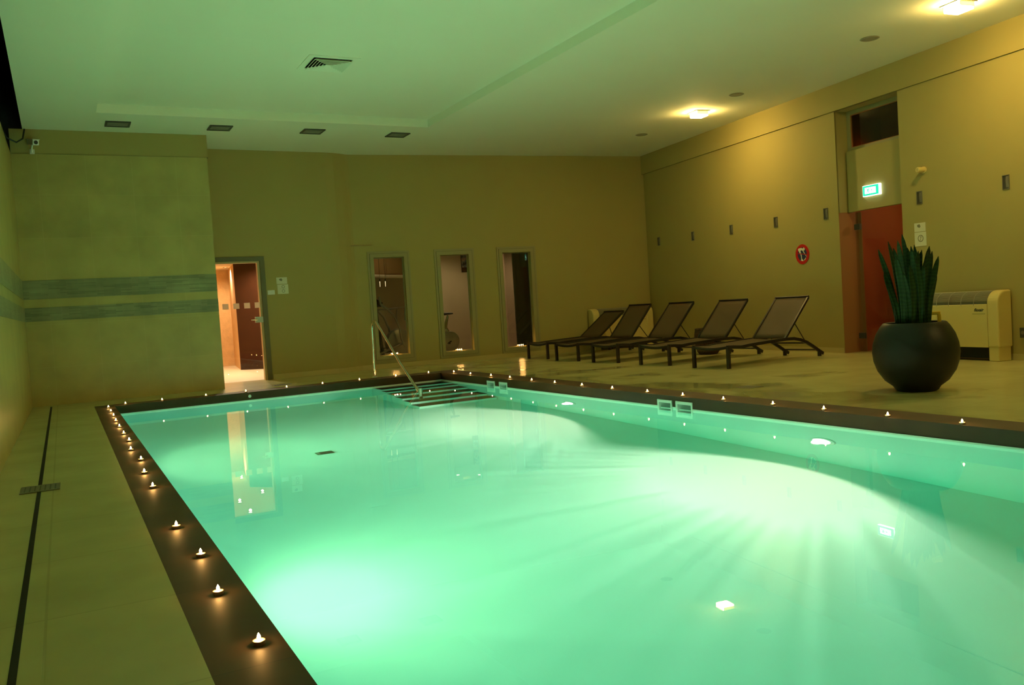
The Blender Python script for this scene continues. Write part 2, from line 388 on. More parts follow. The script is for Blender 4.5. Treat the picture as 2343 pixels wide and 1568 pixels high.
# ================================================================ SETTING
# floor with the pool cut out (outer edge of the coping)
CO = [(0.315, 13.14), (5.80, 13.42), (5.83, 0.3), (0.31, 0.3)]
CI = [(0.56, 12.88), (5.43, 13.02), (5.50, 0.6), (0.56, 0.6)]
bm = B()
FO = [(-0.55, 15.45), (11.3, 15.45), (11.3, -1.9), (-0.55, -1.9)]
for i in range(4):
    j = (i+1) % 4; quad(bm, (*FO[i], 0), (*FO[j], 0), (*CO[j], 0), (*CO[i], 0))
struct('floor', bm, 'floor')
bm = B()
for i in range(4):
    j = (i+1) % 4; quad(bm, (*CO[i], 0), (*CO[j], 0), (*CI[j], 0), (*CI[i], 0))
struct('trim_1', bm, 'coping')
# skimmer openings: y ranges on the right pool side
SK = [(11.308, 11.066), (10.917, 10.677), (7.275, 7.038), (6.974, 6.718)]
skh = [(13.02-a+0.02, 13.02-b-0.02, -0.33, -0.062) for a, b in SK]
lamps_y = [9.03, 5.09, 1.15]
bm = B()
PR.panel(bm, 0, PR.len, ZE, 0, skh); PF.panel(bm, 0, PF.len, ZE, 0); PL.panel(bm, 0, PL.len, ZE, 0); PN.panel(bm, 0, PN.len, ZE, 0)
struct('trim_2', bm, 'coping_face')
bm = B()
PR.panel(bm, 0, PR.len, ZB, ZE, skh); PF.panel(bm, 0, PF.len, ZB, ZE); PL.panel(bm, 0, PL.len, ZB, ZE); PN.panel(bm, 0, PN.len, ZB, ZE)
quad(bm, *[(x, y, ZB) for x, y in CI])
struct('pool_basin', bm, 'liner')
bm = B()
PR.slab(bm, 0, skh[0][0], ZE-0.012, ZE, -0.006, 0.004)
PR.slab(bm, skh[1][1], skh[2][0], ZE-0.012, ZE, -0.006, 0.004)
PR.slab(bm, skh[3][1], PR.len, ZE-0.012, ZE, -0.006, 0.004)
PF.slab(bm, 0, 3.72, ZE-0.012, ZE, -0.006, 0.004); PL.slab(bm, 0, PL.len, ZE-0.012, ZE, -0.006, 0.004)
struct('trim_3', bm, 'rail')

# ceiling: flat band round a raised field above the pool
RC = [(0.63, 12.88), (5.45, 12.92), (5.55, 0.9), (0.63, 0.9)]
CE = [(-0.28, 15.6), (11.6, 15.6), (11.6, -1.9), (-0.28, -1.9)]
bm = B()
for i in range(4):
    j = (i+1) % 4; quad(bm, (*CE[i], H), (*CE[j], H), (*RC[j], H), (*RC[i], H))
    quad(bm, (*RC[i], H), (*RC[j], H), (*RC[j], H+0.122), (*RC[i], H+0.122))
quad(bm, *[(x, y, H+0.122) for x, y in RC])
quad(bm, (-0.28, 15.6, H), (-0.28, -1.9, H), (-0.28, -1.9, H+0.2), (-0.28, 15.6, H+0.2))
struct('ceiling', bm, 'ceil')
# service void between the ceiling edge and the left wall, its shade painted black
bm = B()
quad(bm, (-1.3, 14.3, 3.6), (-1.3, -1.9, 3.6), (-1.3, -1.9, 5.2), (-1.3, 14.3, 5.2))
quad(bm, (-1.3, 14.3, 5.2), (-1.3, -1.9, 5.2), (-0.2, -1.9, 5.2), (-0.2, 14.3, 5.2))
quad(bm, (-1.3, 14.3, 3.6), (-0.62, 14.3, 3.6), (-0.62, -1.9, 3.6), (-1.3, -1.9, 3.6))
quad(bm, (-0.24, 14.3, H+0.01), (-0.24, -1.9, H+0.01), (-0.24, -1.9, 5.2), (-0.24, 14.3, 5.2))
quad(bm, (-1.3, 14.11, 3.6), (-0.43, 14.11, 3.6), (-0.43, 14.11, 5.2), (-1.3, 14.11, 5.2)); quad(bm, (-0.43, 14.12, 3.97), (-0.24, 14.12, 3.97), (-0.24, 14.12, 5.2), (-0.43, 14.12, 5.2))
struct('trim_4', bm, 'black')
# left wall: tiled to 3.62 m, leans out very slightly towards the camera as the plan does
WLf = Wall((-0.56, -1.9), (-0.45, 14.12))
bm = B(); WLf.panel(bm, 0, WLf.len, 0, 3.62); WLf.slab(bm, 0, WLf.len, 3.55, 3.62, 0.0, 0.16)
struct('wall_left', bm, 'ltile_yz')
# tiled pier at the far left
bm = B()
quad(bm, (-0.45, 14.08, 0), (2.20, 14.08, 0), (2.20, 14.08, 3.615), (-0.45, 14.08, 3.615))
quad(bm, (2.20, 14.08, 0), (2.20, 15.25, 0), (2.20, 15.25, 3.615), (2.20, 14.08, 3.615))
struct('wall_column', bm, 'ltile_xz')
bm = B()
quad(bm, (-0.45, 14.09, 3.62), (2.215, 14.09, 3.62), (2.215, 14.09, H), (-0.45, 14.09, H))
quad(bm, (2.215, 14.09, 3.62), (2.215, 15.25, 3.62), (2.215, 15.25, H), (2.215, 14.09, H))
struct('trim_5', bm, 'paint')
bm = B(); box(bm, (-0.45, 14.082, 3.607), (2.212, 14.13, 3.62)); struct('trim_6', bm, 'frame_d')
for n_, (z0, z1) in enumerate(((1.54, 1.81), (1.223, 1.419))):
    bm = B(); box(bm, (-0.452, 14.074, z0), (2.201, 14.09, z1)); struct('trim_%d' % (7+n_), bm, 'mosaic_xz')
    bm = B(); WLf.slab(bm, 0, WLf.len-0.03, z0, z1, -0.006, 0.01); struct('trim_%d' % (9+n_), bm, 'mosaic_yz')

# back wall: short piece with the corridor door, a shallow kink, long piece with three windows
DOOR = (0.03, 0.905, 0.0, 2.07)
bm = B()
WL.panel(bm, 0, WL.len, 0, H, [DOOR]); WL.reveal(bm, DOOR, 0, 0.12, 'lrt')
kk = [(4.38, 15.237), (4.55, 15.262), (4.70, 15.315), (4.80, 15.362), (4.866, 15.384)]
for a, b in zip(kk, kk[1:]): quad(bm, (*a, 0), (*b, 0), (*b, H), (*a, H))
wu = lambda x: (x-4.866)/WB.d.x
WIN = [(wu(5.205), wu(5.782), 0.235, 2.066), (wu(6.484), wu(7.060), 0.21, 2.068), (wu(7.754), wu(8.352), 0.20, 2.068)]
WB.panel(bm, 0, WB.len+0.1, 0, H, WIN)
for h in WIN: WB.reveal(bm, h, 0, 0.11)
struct('wall_back', bm, 'paint')
bm = B(); WB.slab(bm, -0.01, WB.len+0.05, 0, 0.085, -0.012, 0.002)
WL.slab(bm, 1.0, WL.len, 0, 0.085, -0.012, 0.002)
for a, b in zip(kk, kk[1:]):
    q = Wall(a, b); q.slab(bm, 0, q.len, 0, 0.085, -0.012, 0.002)
struct('baseboard_back', bm, 'base')
for i, h in enumerate(WIN):
    r = sroot('window_%d' % (i+1), WB.p((h[0]+h[1])/2, 0), WB.rz)
    hw = (h[1]-h[0])/2; zb, zt = h[2], h[3]
    bm = B(); ring_rect(bm, -hw-0.112, hw+0.112, 0.092, 2.178, 0.112, 0.112, zb-0.092, 2.178-zt, -0.016, 0.0)
    ring_rect(bm, -hw-0.068, hw+0.068, zb-0.068, zt+0.066, 0.068, 0.068, 0.068, 0.066, -0.024, -0.016)
    obj('casing', bm, 'frame', r, bevel=0.002)
    bm = B(); ring_rect(bm, -hw-0.075, hw+0.075, zb-0.075, zt+0.073, 0.005, 0.005, 0.005, 0.005, -0.019, -0.0155); obj('painted_gap_shade', bm, 'frame_d', r)  # dark strip stands in for the shade of a gap in the casing
    bm = B(); ring_rect(bm, -hw+0.001, hw-0.001, zb+0.001, zt-0.001, 0.012, 0.012, 0.012, 0.012, 0.075, 0.10); obj('glazing_bead', bm, 'frame', r)
    bm = B(); box(bm, (-hw+0.002, 0.085, zb+0.002), (hw-0.002, 0.091, zt-0.002)); obj('pane', bm, 'glass', r)
# right wall: upper wall plane, 2 cm lining below 3.58 m, deep niche with the orange vestibule
NI = (5.70, 6.905, 0.0, 3.575)
bm = B()
WR.panel(bm, 0, WR.len, 0, H, [NI]); WR.reveal(bm, NI, -0.02, 0.24, 'lrt')
struct('wall_right', bm, 'paint')
bm = B()
WR.slab(bm, 0.11, NI[0], 0.0, 3.58, -0.022, 0.001); WR.slab(bm, NI[1], WR.len, 0.0, 3.58, -0.022, 0.001)
struct('trim_11', bm, 'paint')
bm = B(); WR.slab(bm, 0.0, WR.len, 3.582, H, -0.048, 0.001); struct('trim_16', bm, 'paint')
bm = B()
WR.slab(bm, 0.12, NI[0], 0.0, 0.075, -0.034, -0.021); WR.slab(bm, NI[1], WR.len, 0.0, 0.075, -0.034, -0.021)
struct('baseboard_right', bm, 'base')
# niche: transom window, flat panel, frameless glass door, vestibule behind
r = sroot('window_4', WR.p(0, 0), WR.rz)
bm = B(); ring_rect(bm, NI[0], NI[1], 2.98, 3.575, 0.075, 0.05, 0.05, 0.06, 0.20, 0.24); obj('frame', bm, 'frame', r, bevel=0.003)
bm = B(); ring_rect(bm, NI[0]+0.075, NI[1]-0.05, 3.03, 3.515, 0.012, 0.012, 0.012, 0.012, 0.205, 0.235); obj('glazing_bead', bm, 'jamb_o', r)
bm = B(); box(bm, (NI[0]+0.08, 0.215, 3.035), (NI[1]-0.055, 0.221, 3.51)); obj('pane', bm, 'glass_t', r)
bm = B(); WR.slab(bm, NI[0]+0.055, NI[1]-0.03, 2.09, 2.98, 0.13, 0.24); WR.slab(bm, NI[0], NI[0]+0.055, 2.09, 2.98, 0.17, 0.24); WR.slab(bm, NI[1]-0.03, NI[1], 2.09, 2.98, 0.17, 0.24)
struct('trim_12', bm, 'paint')
bm = B()   # vestibule shell
V0, V1, VD = NI[0], NI[1]+0.35, 1.35
quad(bm, WR.p(V0, 0, 0.24), WR.p(V0, 2.3, 0.24), WR.p(V0, 2.3, VD), WR.p(V0, 0, VD))
quad(bm, WR.p(V0, 0, VD), WR.p(V1, 0, VD), WR.p(V1, 2.3, VD), WR.p(V0, 2.3, VD))
quad(bm, WR.p(V1, 0, 0.24), WR.p(V1, 2.3, 0.24), WR.p(V1, 2.3, VD), WR.p(V1, 0, VD))
quad(bm, WR.p(V0, 2.3, 0.24), WR.p(V1, 2.3, 0.24), WR.p(V1, 2.3, VD), WR.p(V0, 2.3, VD))
struct('wall_vestibule', bm, 'orange')
bm = B(); WR.slab(bm, NI[0]+0.001, NI[0]+0.006, 0.0, 2.09, -0.02, 0.34); WR.slab(bm, NI[0]+0.001, NI[0]+0.07, 0.0, 2.09, 0.33, 0.345)
struct('trim_13', bm, 'jamb_o')
bm = B(); quad(bm, WR.p(V0, 0.001, 0.0), WR.p(V1, 0.001, 0.0), WR.p(V1, 0.001, VD), WR.p(V0, 0.001, VD)); struct('floor_vestibule', bm, 'floor')
bm = B()   # dark loft behind the transom window
for d in (0.8,): quad(bm, WR.p(V0-0.3, 2.5, d), WR.p(V1, 2.5, d), WR.p(V1, 3.9, d), WR.p(V0-0.3, 3.9, d))
quad(bm, WR.p(V0+0.05, 2.5, 0.245), WR.p(V0+0.05, 3.9, 0.245), WR.p(V0+0.05, 3.9, 0.8), WR.p(V0+0.05, 2.5, 0.8))
quad(bm, WR.p(V0-0.3, 2.5, 0.245), WR.p(V1, 2.5, 0.245), WR.p(V1, 2.5, 0.8), WR.p(V0-0.3, 2.5, 0.8))
quad(bm, WR.p(V0-0.3, 3.9, 0.245), WR.p(V1, 3.9, 0.245), WR.p(V1, 3.9, 0.8), WR.p(V0-0.3, 3.9, 0.8))
struct('wall_loft', bm, 'brown_h')
r = sroot('door_2', WR.p(0, 0), WR.rz)
bm = B(); box(bm, (NI[0]+0.085, 0.20, 0.012), (NI[1]-0.02, 0.21, 2.075)); obj('door_leaf', bm, 'glass', r)
for z in (1.86, 0.245):
    bm = B(); box(bm, (NI[0]+0.075, 0.185, z-0.04), (NI[0]+0.19, 0.225, z+0.045)); obj('hinge', bm, 'grey_d', r, bevel=0.006)
# near wall behind the camera
bm = B(); quad(bm, (-1.4, -1.85, -0.1), (10, -1.85, -0.1), (10, -1.85, 5.3), (-1.4, -1.85, 5.3)); struct('wall_front', bm, 'paint')

# corridor behind the glass door
bm = B()
quad(bm, (1.6, 15.36, 0.002), (5.2, 15.36, 0.002), (5.2, 23.0, 0.002), (1.6, 23.0, 0.002)); struct('floor_corridor', bm, 'hfloor')
bm = B(); quad(bm, (1.6, 15.33, 2.3), (5.2, 15.33, 2.3), (5.2, 23.0, 2.3), (1.6, 23.0, 2.3)); struct('ceiling_corridor', bm, 'hceil')
bm = B()
quad(bm, (1.6, 15.33, 0), (1.6, 23.0, 0), (1.6, 23.0, 2.3), (1.6, 15.33, 2.3))
quad(bm, (1.6, 21.4, 0), (4.0, 21.4, 0), (4.0, 21.4, 2.3), (1.6, 21.4, 2.3))
struct('wall_corridor', bm, 'stone_h')
bm = B(); quad(bm, (3.36, 19.2, 0), (3.62, 21.4, 0), (3.62, 21.4, 2.3), (3.36, 19.2, 2.3)); struct('wall_corridor_return', bm, 'stone_h')
bm = B()
quad(bm, (3.36, 19.2, 0), (4.3, 18.2, 0), (4.3, 18.2, 2.3), (3.36, 19.2, 2.3))
quad(bm, (4.3, 18.2, 0), (4.3, 15.34, 0), (4.3, 15.34, 2.3), (4.3, 18.2, 2.3))
struct('wall_corridor_brown', bm, 'brown_h')
r = sroot('door_1', WL.p(0, 0), WL.rz)
bm = B()
box(bm, (0.0, -0.022, 2.068), (0.985, 0.004, 2.143)); box(bm, (0.905, -0.022, 0.0), (0.985, 0.004, 2.068)); obj('door_frame', bm, 'frame_d', r, bevel=0.003)
bm = B(); box(bm, (0.868, 0.02, 0), (0.906, 0.12, 2.068)); box(bm, (0.03, 0.02, 2.035), (0.868, 0.12, 2.068)); obj('door_jamb', bm, 'jamb', r)
bm = B(); box(bm, (0.035, 0.03, 0.008), (0.865, 0.04, 2.03)); lf = obj('door_leaf', bm, 'glass', r)
for x in (0.29, 0.47, 0.65, 0.83):
    bm = B(); box(bm, (x-0.05, 0.024, 1.26), (x+0.05, 0.0295, 1.355)); obj('frosted_square', bm, 'frost', lf)
bm = B(); box(bm, (0.765, 0.004, 1.005), (0.915, 0.030, 1.105)); lk = obj('lock_plate', bm, 'steel_b', r, bevel=0.004)
bm = B(); tube(bm, [(0.79, 0.0, 1.055), (0.79, -0.045, 1.055), (0.69, -0.05, 1.055)], 0.010); obj('lever_handle', bm, 'steel', lk, smooth=True)

# gym behind the windows
bm = B(); quad(bm, (4.4, 15.5, 0.002), (11.5, 14.9, 0.002), (11.5, 19.6, 0.002), (4.4, 19.6, 0.002)); struct('floor_gym', bm, 'hfloor')
bm = B(); quad(bm, (4.4, 15.45, 2.65), (11.5, 14.8, 2.65), (11.5, 19.6, 2.65), (4.4, 19.6, 2.65)); struct('ceiling_gym', bm, 'gymwall')
bm = B()
quad(bm, (6.9, 19.55, 0), (9.3, 19.55, 0), (9.3, 19.55, 2.65), (6.9, 19.55, 2.65))
quad(bm, (4.42, 15.4, 0), (4.42, 18.1, 0), (4.42, 18.1, 2.65), (4.42, 15.4, 2.65))
quad(bm, (4.42, 18.1, 0), (6.9, 18.1, 0), (6.9, 18.1, 2.65), (4.42, 18.1, 2.65))
quad(bm, (6.9, 18.1, 0), (6.9, 19.55, 0), (6.9, 19.55, 2.65), (6.9, 18.1, 2.65))
struct('wall_gym', bm, 'gymwall')
bm = B()
quad(bm, (9.3, 18.0, 0), (9.3, 19.55, 0), (9.3, 19.55, 2.65), (9.3, 18.0, 2.65)); quad(bm, (9.3, 18.0, 0), (11.45, 18.0, 0), (11.45, 18.0, 2.65), (9.3, 18.0, 2.65))
struct('wall_gym_pink', bm, 'gympink')
bm = B(); box(bm, (4.45, 17.2, 1.85), (6.95, 18.08, 2.64)); struct('trim_14', bm, 'gymbrown')
bm = B(); tube(bm, [(4.6+0.2*i, 17.18, 1.80+0.03*math.sin(i*0.45)) for i in range(12)], 0.035); struct('trim_15', bm, 'hceil')

# ================================================================ WATER
bm = B()
o_ = 0.012
top = [(0.56-o_, 12.88+o_), (5.43+0.36, 13.02+o_), (5.50+0.36, 0.6-o_), (0.56-o_, 0.6-o_)]
a = [bm.verts.new((x, y, ZW)) for x, y in top]; b = [bm.verts.new((x, y, ZB-0.03)) for x, y in top]
bm.faces.new(a); bm.faces.new(b[::-1])
for i in range(4): bm.faces.new((a[i], b[i], b[(i+1) % 4], a[(i+1) % 4]))
tag(obj('pool_water', bm, 'water'), 'still turquoise water filling the lit swimming pool', 'water')

# pool steps in the far right corner: dark treads on pale risers
t = thing('pool_steps', 'underwater steps with dark treads in the far right corner of the pool', 'steps', (0, 0, 0))
fy = [12.55, 12.32, 11.98, 11.65, 11.31, 11.0]; fz = [-0.18, -0.405, -0.63, -0.855, -1.08, -1.305]
xl = 4.24
bm = B(); yb = 12.975
poly = [(yb, ZB)]
poly = [(yb, ZB+0.001), (yb, fz[0]-0.012)]
for i in range(6):
    poly.append((fy[i], fz[i]-0.012))
    poly.append((fy[i], (fz[i+1]-0.012) if i < 5 else ZB+0.001))
prism(bm, poly, 'x', xl, 5.425)
obj('riser_block', bm, 'liner', t)
for i in range(6):
    bm = B(); box(bm, (xl+0.004, fy[i]-0.004, fz[i]-0.012), (5.422, (fy[i-1]-0.002) if i else yb+0.03, fz[i])); obj('tread', bm, 'tread', t)

# skimmers
def make_skimmer(k, label):
    y0, y1 = SK[k]; u0, u1 = 13.02-y0, 13.02-y1; c = (u0+u1)/2; hw = (u1-u0)/2
    t = thing('skimmer', label, 'skimmer', PR.p(c, 0), PR.rz, 'white skimmers along the pool side')
    bm = B(); ring_rect(bm, -hw, hw, -0.34, -0.046, 0.03, 0.016, 0.03, 0.030, -0.012, 0.004); obj('faceplate', bm, 'plastic_w', t, bevel=0.003)
    bm = B(); ring_rect(bm, -hw+0.021, hw-0.021, -0.329, -0.063, 0.008, 0.008, 0.008, 0.008, 0.004, 0.30)
    box(bm, (-hw+0.021, 0.295, -0.329), (hw-0.021, 0.303, -0.063)); obj('throat', bm, 'plastic_w', t)
    bm = B(); box(bm, (-hw+0.031, 0.012, -0.21), (hw-0.031, 0.018, -0.134)); obj('weir_flap', bm, 'plastic_w', t)
    return t
for k, l in enumerate(('white skimmer in the pool side nearest the underwater steps', 'second white skimmer from the underwater steps, right one of the far pair',
                       'white skimmer in the pool side, left one of the nearer pair', 'white skimmer in the pool side closest to the camera, right one of the nearer pair')):
    make_skimmer(k, l)
# return nozzle
t = thing('pool_nozzle', 'small round white nozzle in the dark stone at the far end of the pool', 'nozzle', PF.p(1.80, -0.058), PF.rz)
bm = B(); lathe(bm, [(0.0, -0.014), (0.010, -0.014), (0.012, -0.010), (0.020, -0.010), (0.023, 0.0), (0.0, 0.0)], 20, axis='y'); obj('cap', bm, 'plastic_w', t, smooth=True)
# pool floor drain
t = thing('pool_drain', 'square drain grating in the floor of the pool', 'drain', (2.31, 8.735, ZB), 0.0)
bm = B(); ring_rect(bm, -0.10, 0.075, -0.07, 0.07, 0.008, 0.008, 0.008, 0.008, 0, 0.012)
for v in bm.verts: v.co = Vector((v.co.x, v.co.z, v.co.y))
obj('drain_frame', bm, 'grey', t)
bm = B()
for i in range(9): box(bm, (-0.06+i*0.0145, -0.062, 0.001), (-0.06+i*0.0145+0.009, 0.062, 0.010))
obj('grating', bm, 'grey_d', t)
bm = B(); box(bm, (-0.092, -0.062, 0.0005), (-0.064, 0.062, 0.008)); obj('cover_strip', bm, 'grille_lt', t)

# underwater lamps
def pool_lamp(x, y, z, side, label, power=P_POOL, rgb=POOL_RGB):
    t = thing('pool_lamp', label, 'lamp', (x, y, z), PI/2 if side > 0 else -PI/2, 'round lamps in the pool sides')
    # local -y points into the pool for side>0 (x+ wall): rotate so that -y -> -x
    t.rotation_euler = (0, 0, -PI/2 if side > 0 else PI/2)
    bm = B(); lathe(bm, [(0.0, -0.050), (0.04, -0.047), (0.075, -0.036), (0.094, -0.020), (0.098, -0.008), (0.0, -0.008)], 32, axis='y'); obj('lens', bm, 'lampglass', t, smooth=True)
    bm = B(); lathe(bm, [(0.098, -0.020), (0.130, -0.014), (0.136, 0.0), (0.098, 0.0), (0.098, -0.020)], 32, axis='y'); obj('bezel', bm, 'plastic_w', t, smooth=True)
    o = spot_in(t, 'bulb', (0, -0.06, 0), (math.radians(-90+4), 0, 0), power, rgb, math.radians(146 if side > 0 else 168), 0.3 if side > 0 else 0.9, 0.05 if side > 0 else 0.12)
    # ripple streaks put into the beam: strength varies with the bearing of the ray
    l = o.data; l.use_nodes = True; N = l.node_tree.nodes; Lk = l.node_tree.links
    e = N['Emission']; tc = N.new('ShaderNodeTexCoord'); sp = N.new('ShaderNodeSeparateXYZ'); Lk.new(tc.outputs['Normal'], sp.inputs[0])
    dv = N.new('ShaderNodeMath'); dv.operation = 'ARCTAN2'; Lk.new(sp.outputs[0], dv.inputs[0]); Lk.new(sp.outputs[2], dv.inputs[1])
    nz = N.new('ShaderNodeTexNoise'); nz.noise_dimensions = '1D'; nz.inputs['Scale'].default_value = 15.0; nz.inputs['Detail'].default_value = 3; nz.inputs['Roughness'].default_value = 0.65
    Lk.new(dv.outputs[0], nz.inputs['W'])
    mr = N.new('ShaderNodeMapRange'); mr.inputs[1].default_value = 0.3; mr.inputs[2].default_value = 0.7; mr.inputs[3].default_value = 0.76; mr.inputs[4].default_value = 1.24
    Lk.new(nz.outputs['Fac'], mr.inputs[0]); Lk.new(mr.outputs[0], e.inputs['Strength'])
    return t
pool_lamp(5.453, 9.03, -0.79, 1, 'underwater lamp glowing in the right pool side, the farther one near the steps')
pool_lamp(5.474, 5.09, -0.77, 1, 'big bright underwater lamp in the right pool side nearest the camera')
pool_lamp(0.561, 9.2, -0.78, -1, 'underwater lamp hidden below the left coping, the farther one', 375, POOL_RGB_LEFT)
pool_lamp(0.561, 4.9, -0.78, -1, 'underwater lamp hidden below the left coping, the nearer one', 270, POOL_RGB_LEFT)

# handrail
t = thing('handrail', 'polished steel handrail running down into the pool over the steps', 'handrail', (4.45, 13.44, 0))
bm = B()
pts = [(0, 0, 0.004), (0, 0, 0.25), (0, -0.012, 0.55), (0, -0.025, 0.78), (0.001, -0.035, 0.83), (0.002, -0.065, 0.872), (0.004, -0.115, 0.902), (0.007, -0.165, 0.914), (0.009, -0.20, 0.905), (0.012, -0.235, 0.882), (0.02, -0.40, 0.765), (0.04, -1.10, 0.27), (0.058, -1.80, -0.155)]
tube(bm, pts, 0.0215, 14); obj('rail', bm, 'steel', t, smooth=True)
bm = B(); tube(bm, [(0.060, -1.825, -0.085), (0.060, -1.825, -0.16), (0.060, -1.825, -1.079)], 0.030, 14); obj('lower_post', bm, 'steel', t, smooth=True)
for x, y, z in ((0, 0, 0.0), (0.060, -1.825, -1.08)):
    bm = B(); lathe(bm, [(0.0, z+0.014), (0.032, z+0.014), (0.048, z+0.006), (0.05, z+0.001), (0.0, z+0.001)], 20, (x, y, 0)); obj('flange', bm, 'steel_b', t, smooth=True)

# ================================================================ CANDLES
def make_candle(label, group, loc):
    t = thing('tealight', label, 'candle', loc, 0, group)
    bm = B(); lathe(bm, [(0.0, 0.0005), (0.0185, 0.0005), (0.0195, 0.003), (0.0202, 0.0150), (0.0192, 0.0150), (0.0185, 0.004), (0.0, 0.004)], 20); obj('cup', bm, 'alu', t, smooth=True)
    bm = B(); lathe(bm, [(0.0, 0.0038), (0.0186, 0.0038), (0.0186, 0.0145), (0.010, 0.0136), (0.0, 0.0134)], 20); obj('wax', bm, 'wax', t, smooth=True)
    bm = B(); tube(bm, [(0, 0, 0.0130), (0.0006, 0, 0.0175)], 0.0008, 6); obj('wick', bm, 'wick', t)
    bm = B(); lathe(bm, [(0.0, 0.0165), (0.0044, 0.0185), (0.0062, 0.0230), (0.0054, 0.0285), (0.0027, 0.0345), (0.0, 0.0390)], 10); obj('flame', bm, 'flame', t, smooth=True)
    return t
ORD = ['first', 'second', 'third', 'fourth', 'fifth', 'sixth', 'seventh', 'eighth', 'ninth', 'tenth', 'eleventh', 'twelfth', 'thirteenth', 'fourteenth', 'fifteenth', 'sixteenth']
left_row = [(.49, 2.85), (.46, 3.48), (.48, 4.10), (.45, 4.77), (.45, 6.08), (.45, 6.73), (.48, 7.42), (.45, 8.11), (.48, 8.79), (.47, 9.42), (.47, 10.14), (.47, 10.83), (.48, 11.52), (.48, 12.18), (.48, 12.84)]
far_row = [(.71, 13.05), (1.19, 13.05), (1.79, 13.06), (2.36, 13.07), (2.97, 13.09), (3.53, 13.11), (4.13, 13.12), (4.75, 13.15), (5.33, 13.20)]
right_row = [(5.62, 12.92), (5.61, 12.25), (5.63, 11.56), (5.63, 10.95), (5.59, 10.23), (5.58, 9.60), (5.58, 8.95), (5.58, 8.30), (5.59, 7.63), (5.59, 7.03), (5.59, 6.42), (5.59, 5.77), (5.61, 5.19), (5.60, 4.56), (5.60, 3.94)]
proto = None
def candle(label, group, loc):
    global proto
    if proto is None: proto = make_candle(label, group, loc); return proto
    return dup(proto, loc, random.uniform(0, 6), label, group)
left_row = [(min(x*0.9823, 0.505), y*0.9823) for x, y in left_row]
far_row = [(x*0.9823, max(y*0.9823, 12.88+0.0287*(x-0.56)+0.05)) for x, y in far_row]
right_row = [(max(x*0.9823, 5.43+(13.02-y)*0.00564+0.035), y*0.9823) for x, y in right_row]
for i, (x, y) in enumerate(left_row):
    l = 'lit tealight on the dark left pool edge, nearest to the camera' if i == 0 else ('lit tealight on the left pool edge in the far left corner, last of its row' if i == 14 else '%s lit tealight from the camera along the dark left pool edge' % ORD[i])
    candle(l, 'tealights along the left pool edge', (x, y, 0.0))
for i, (x, y) in enumerate(far_row):
    l = '%s lit tealight from the left along the far pool edge below the back wall' % ORD[i]
    if i == 3: l = 'fourth lit tealight from the left on the far pool edge, by the glass door'
    if i == 7: l = 'lit tealight on the far pool edge beside the steel handrail, eighth from left'
    candle(l, 'tealights along the far pool edge', (x, y, 0.0))
for i, (x, y) in enumerate(right_row):
    l = '%s lit tealight from the far corner along the pool edge on the lounger side' % ORD[i]
    if i == 14: l = 'lit tealight on the lounger side pool edge closest to the camera'
    candle(l, 'tealights along the right pool edge', (x, y, 0.0))
for w_i, h in enumerate(WIN):
    cu = {0: (5.452, 5.503, 5.553), 1: (6.735, 6.775, 6.815), 2: (8.02, 8.06, 8.10)}[w_i]
    nm = ('left', 'middle', 'right')[w_i]
    for j, x in enumerate(cu):
        candle('lit tealight on the sill of the %s gym window, %s of three' % (nm, ('left one', 'centre one', 'right one')[j]), 'tealights on the window sills', WB.p(wu(x), h[2], 0.045))

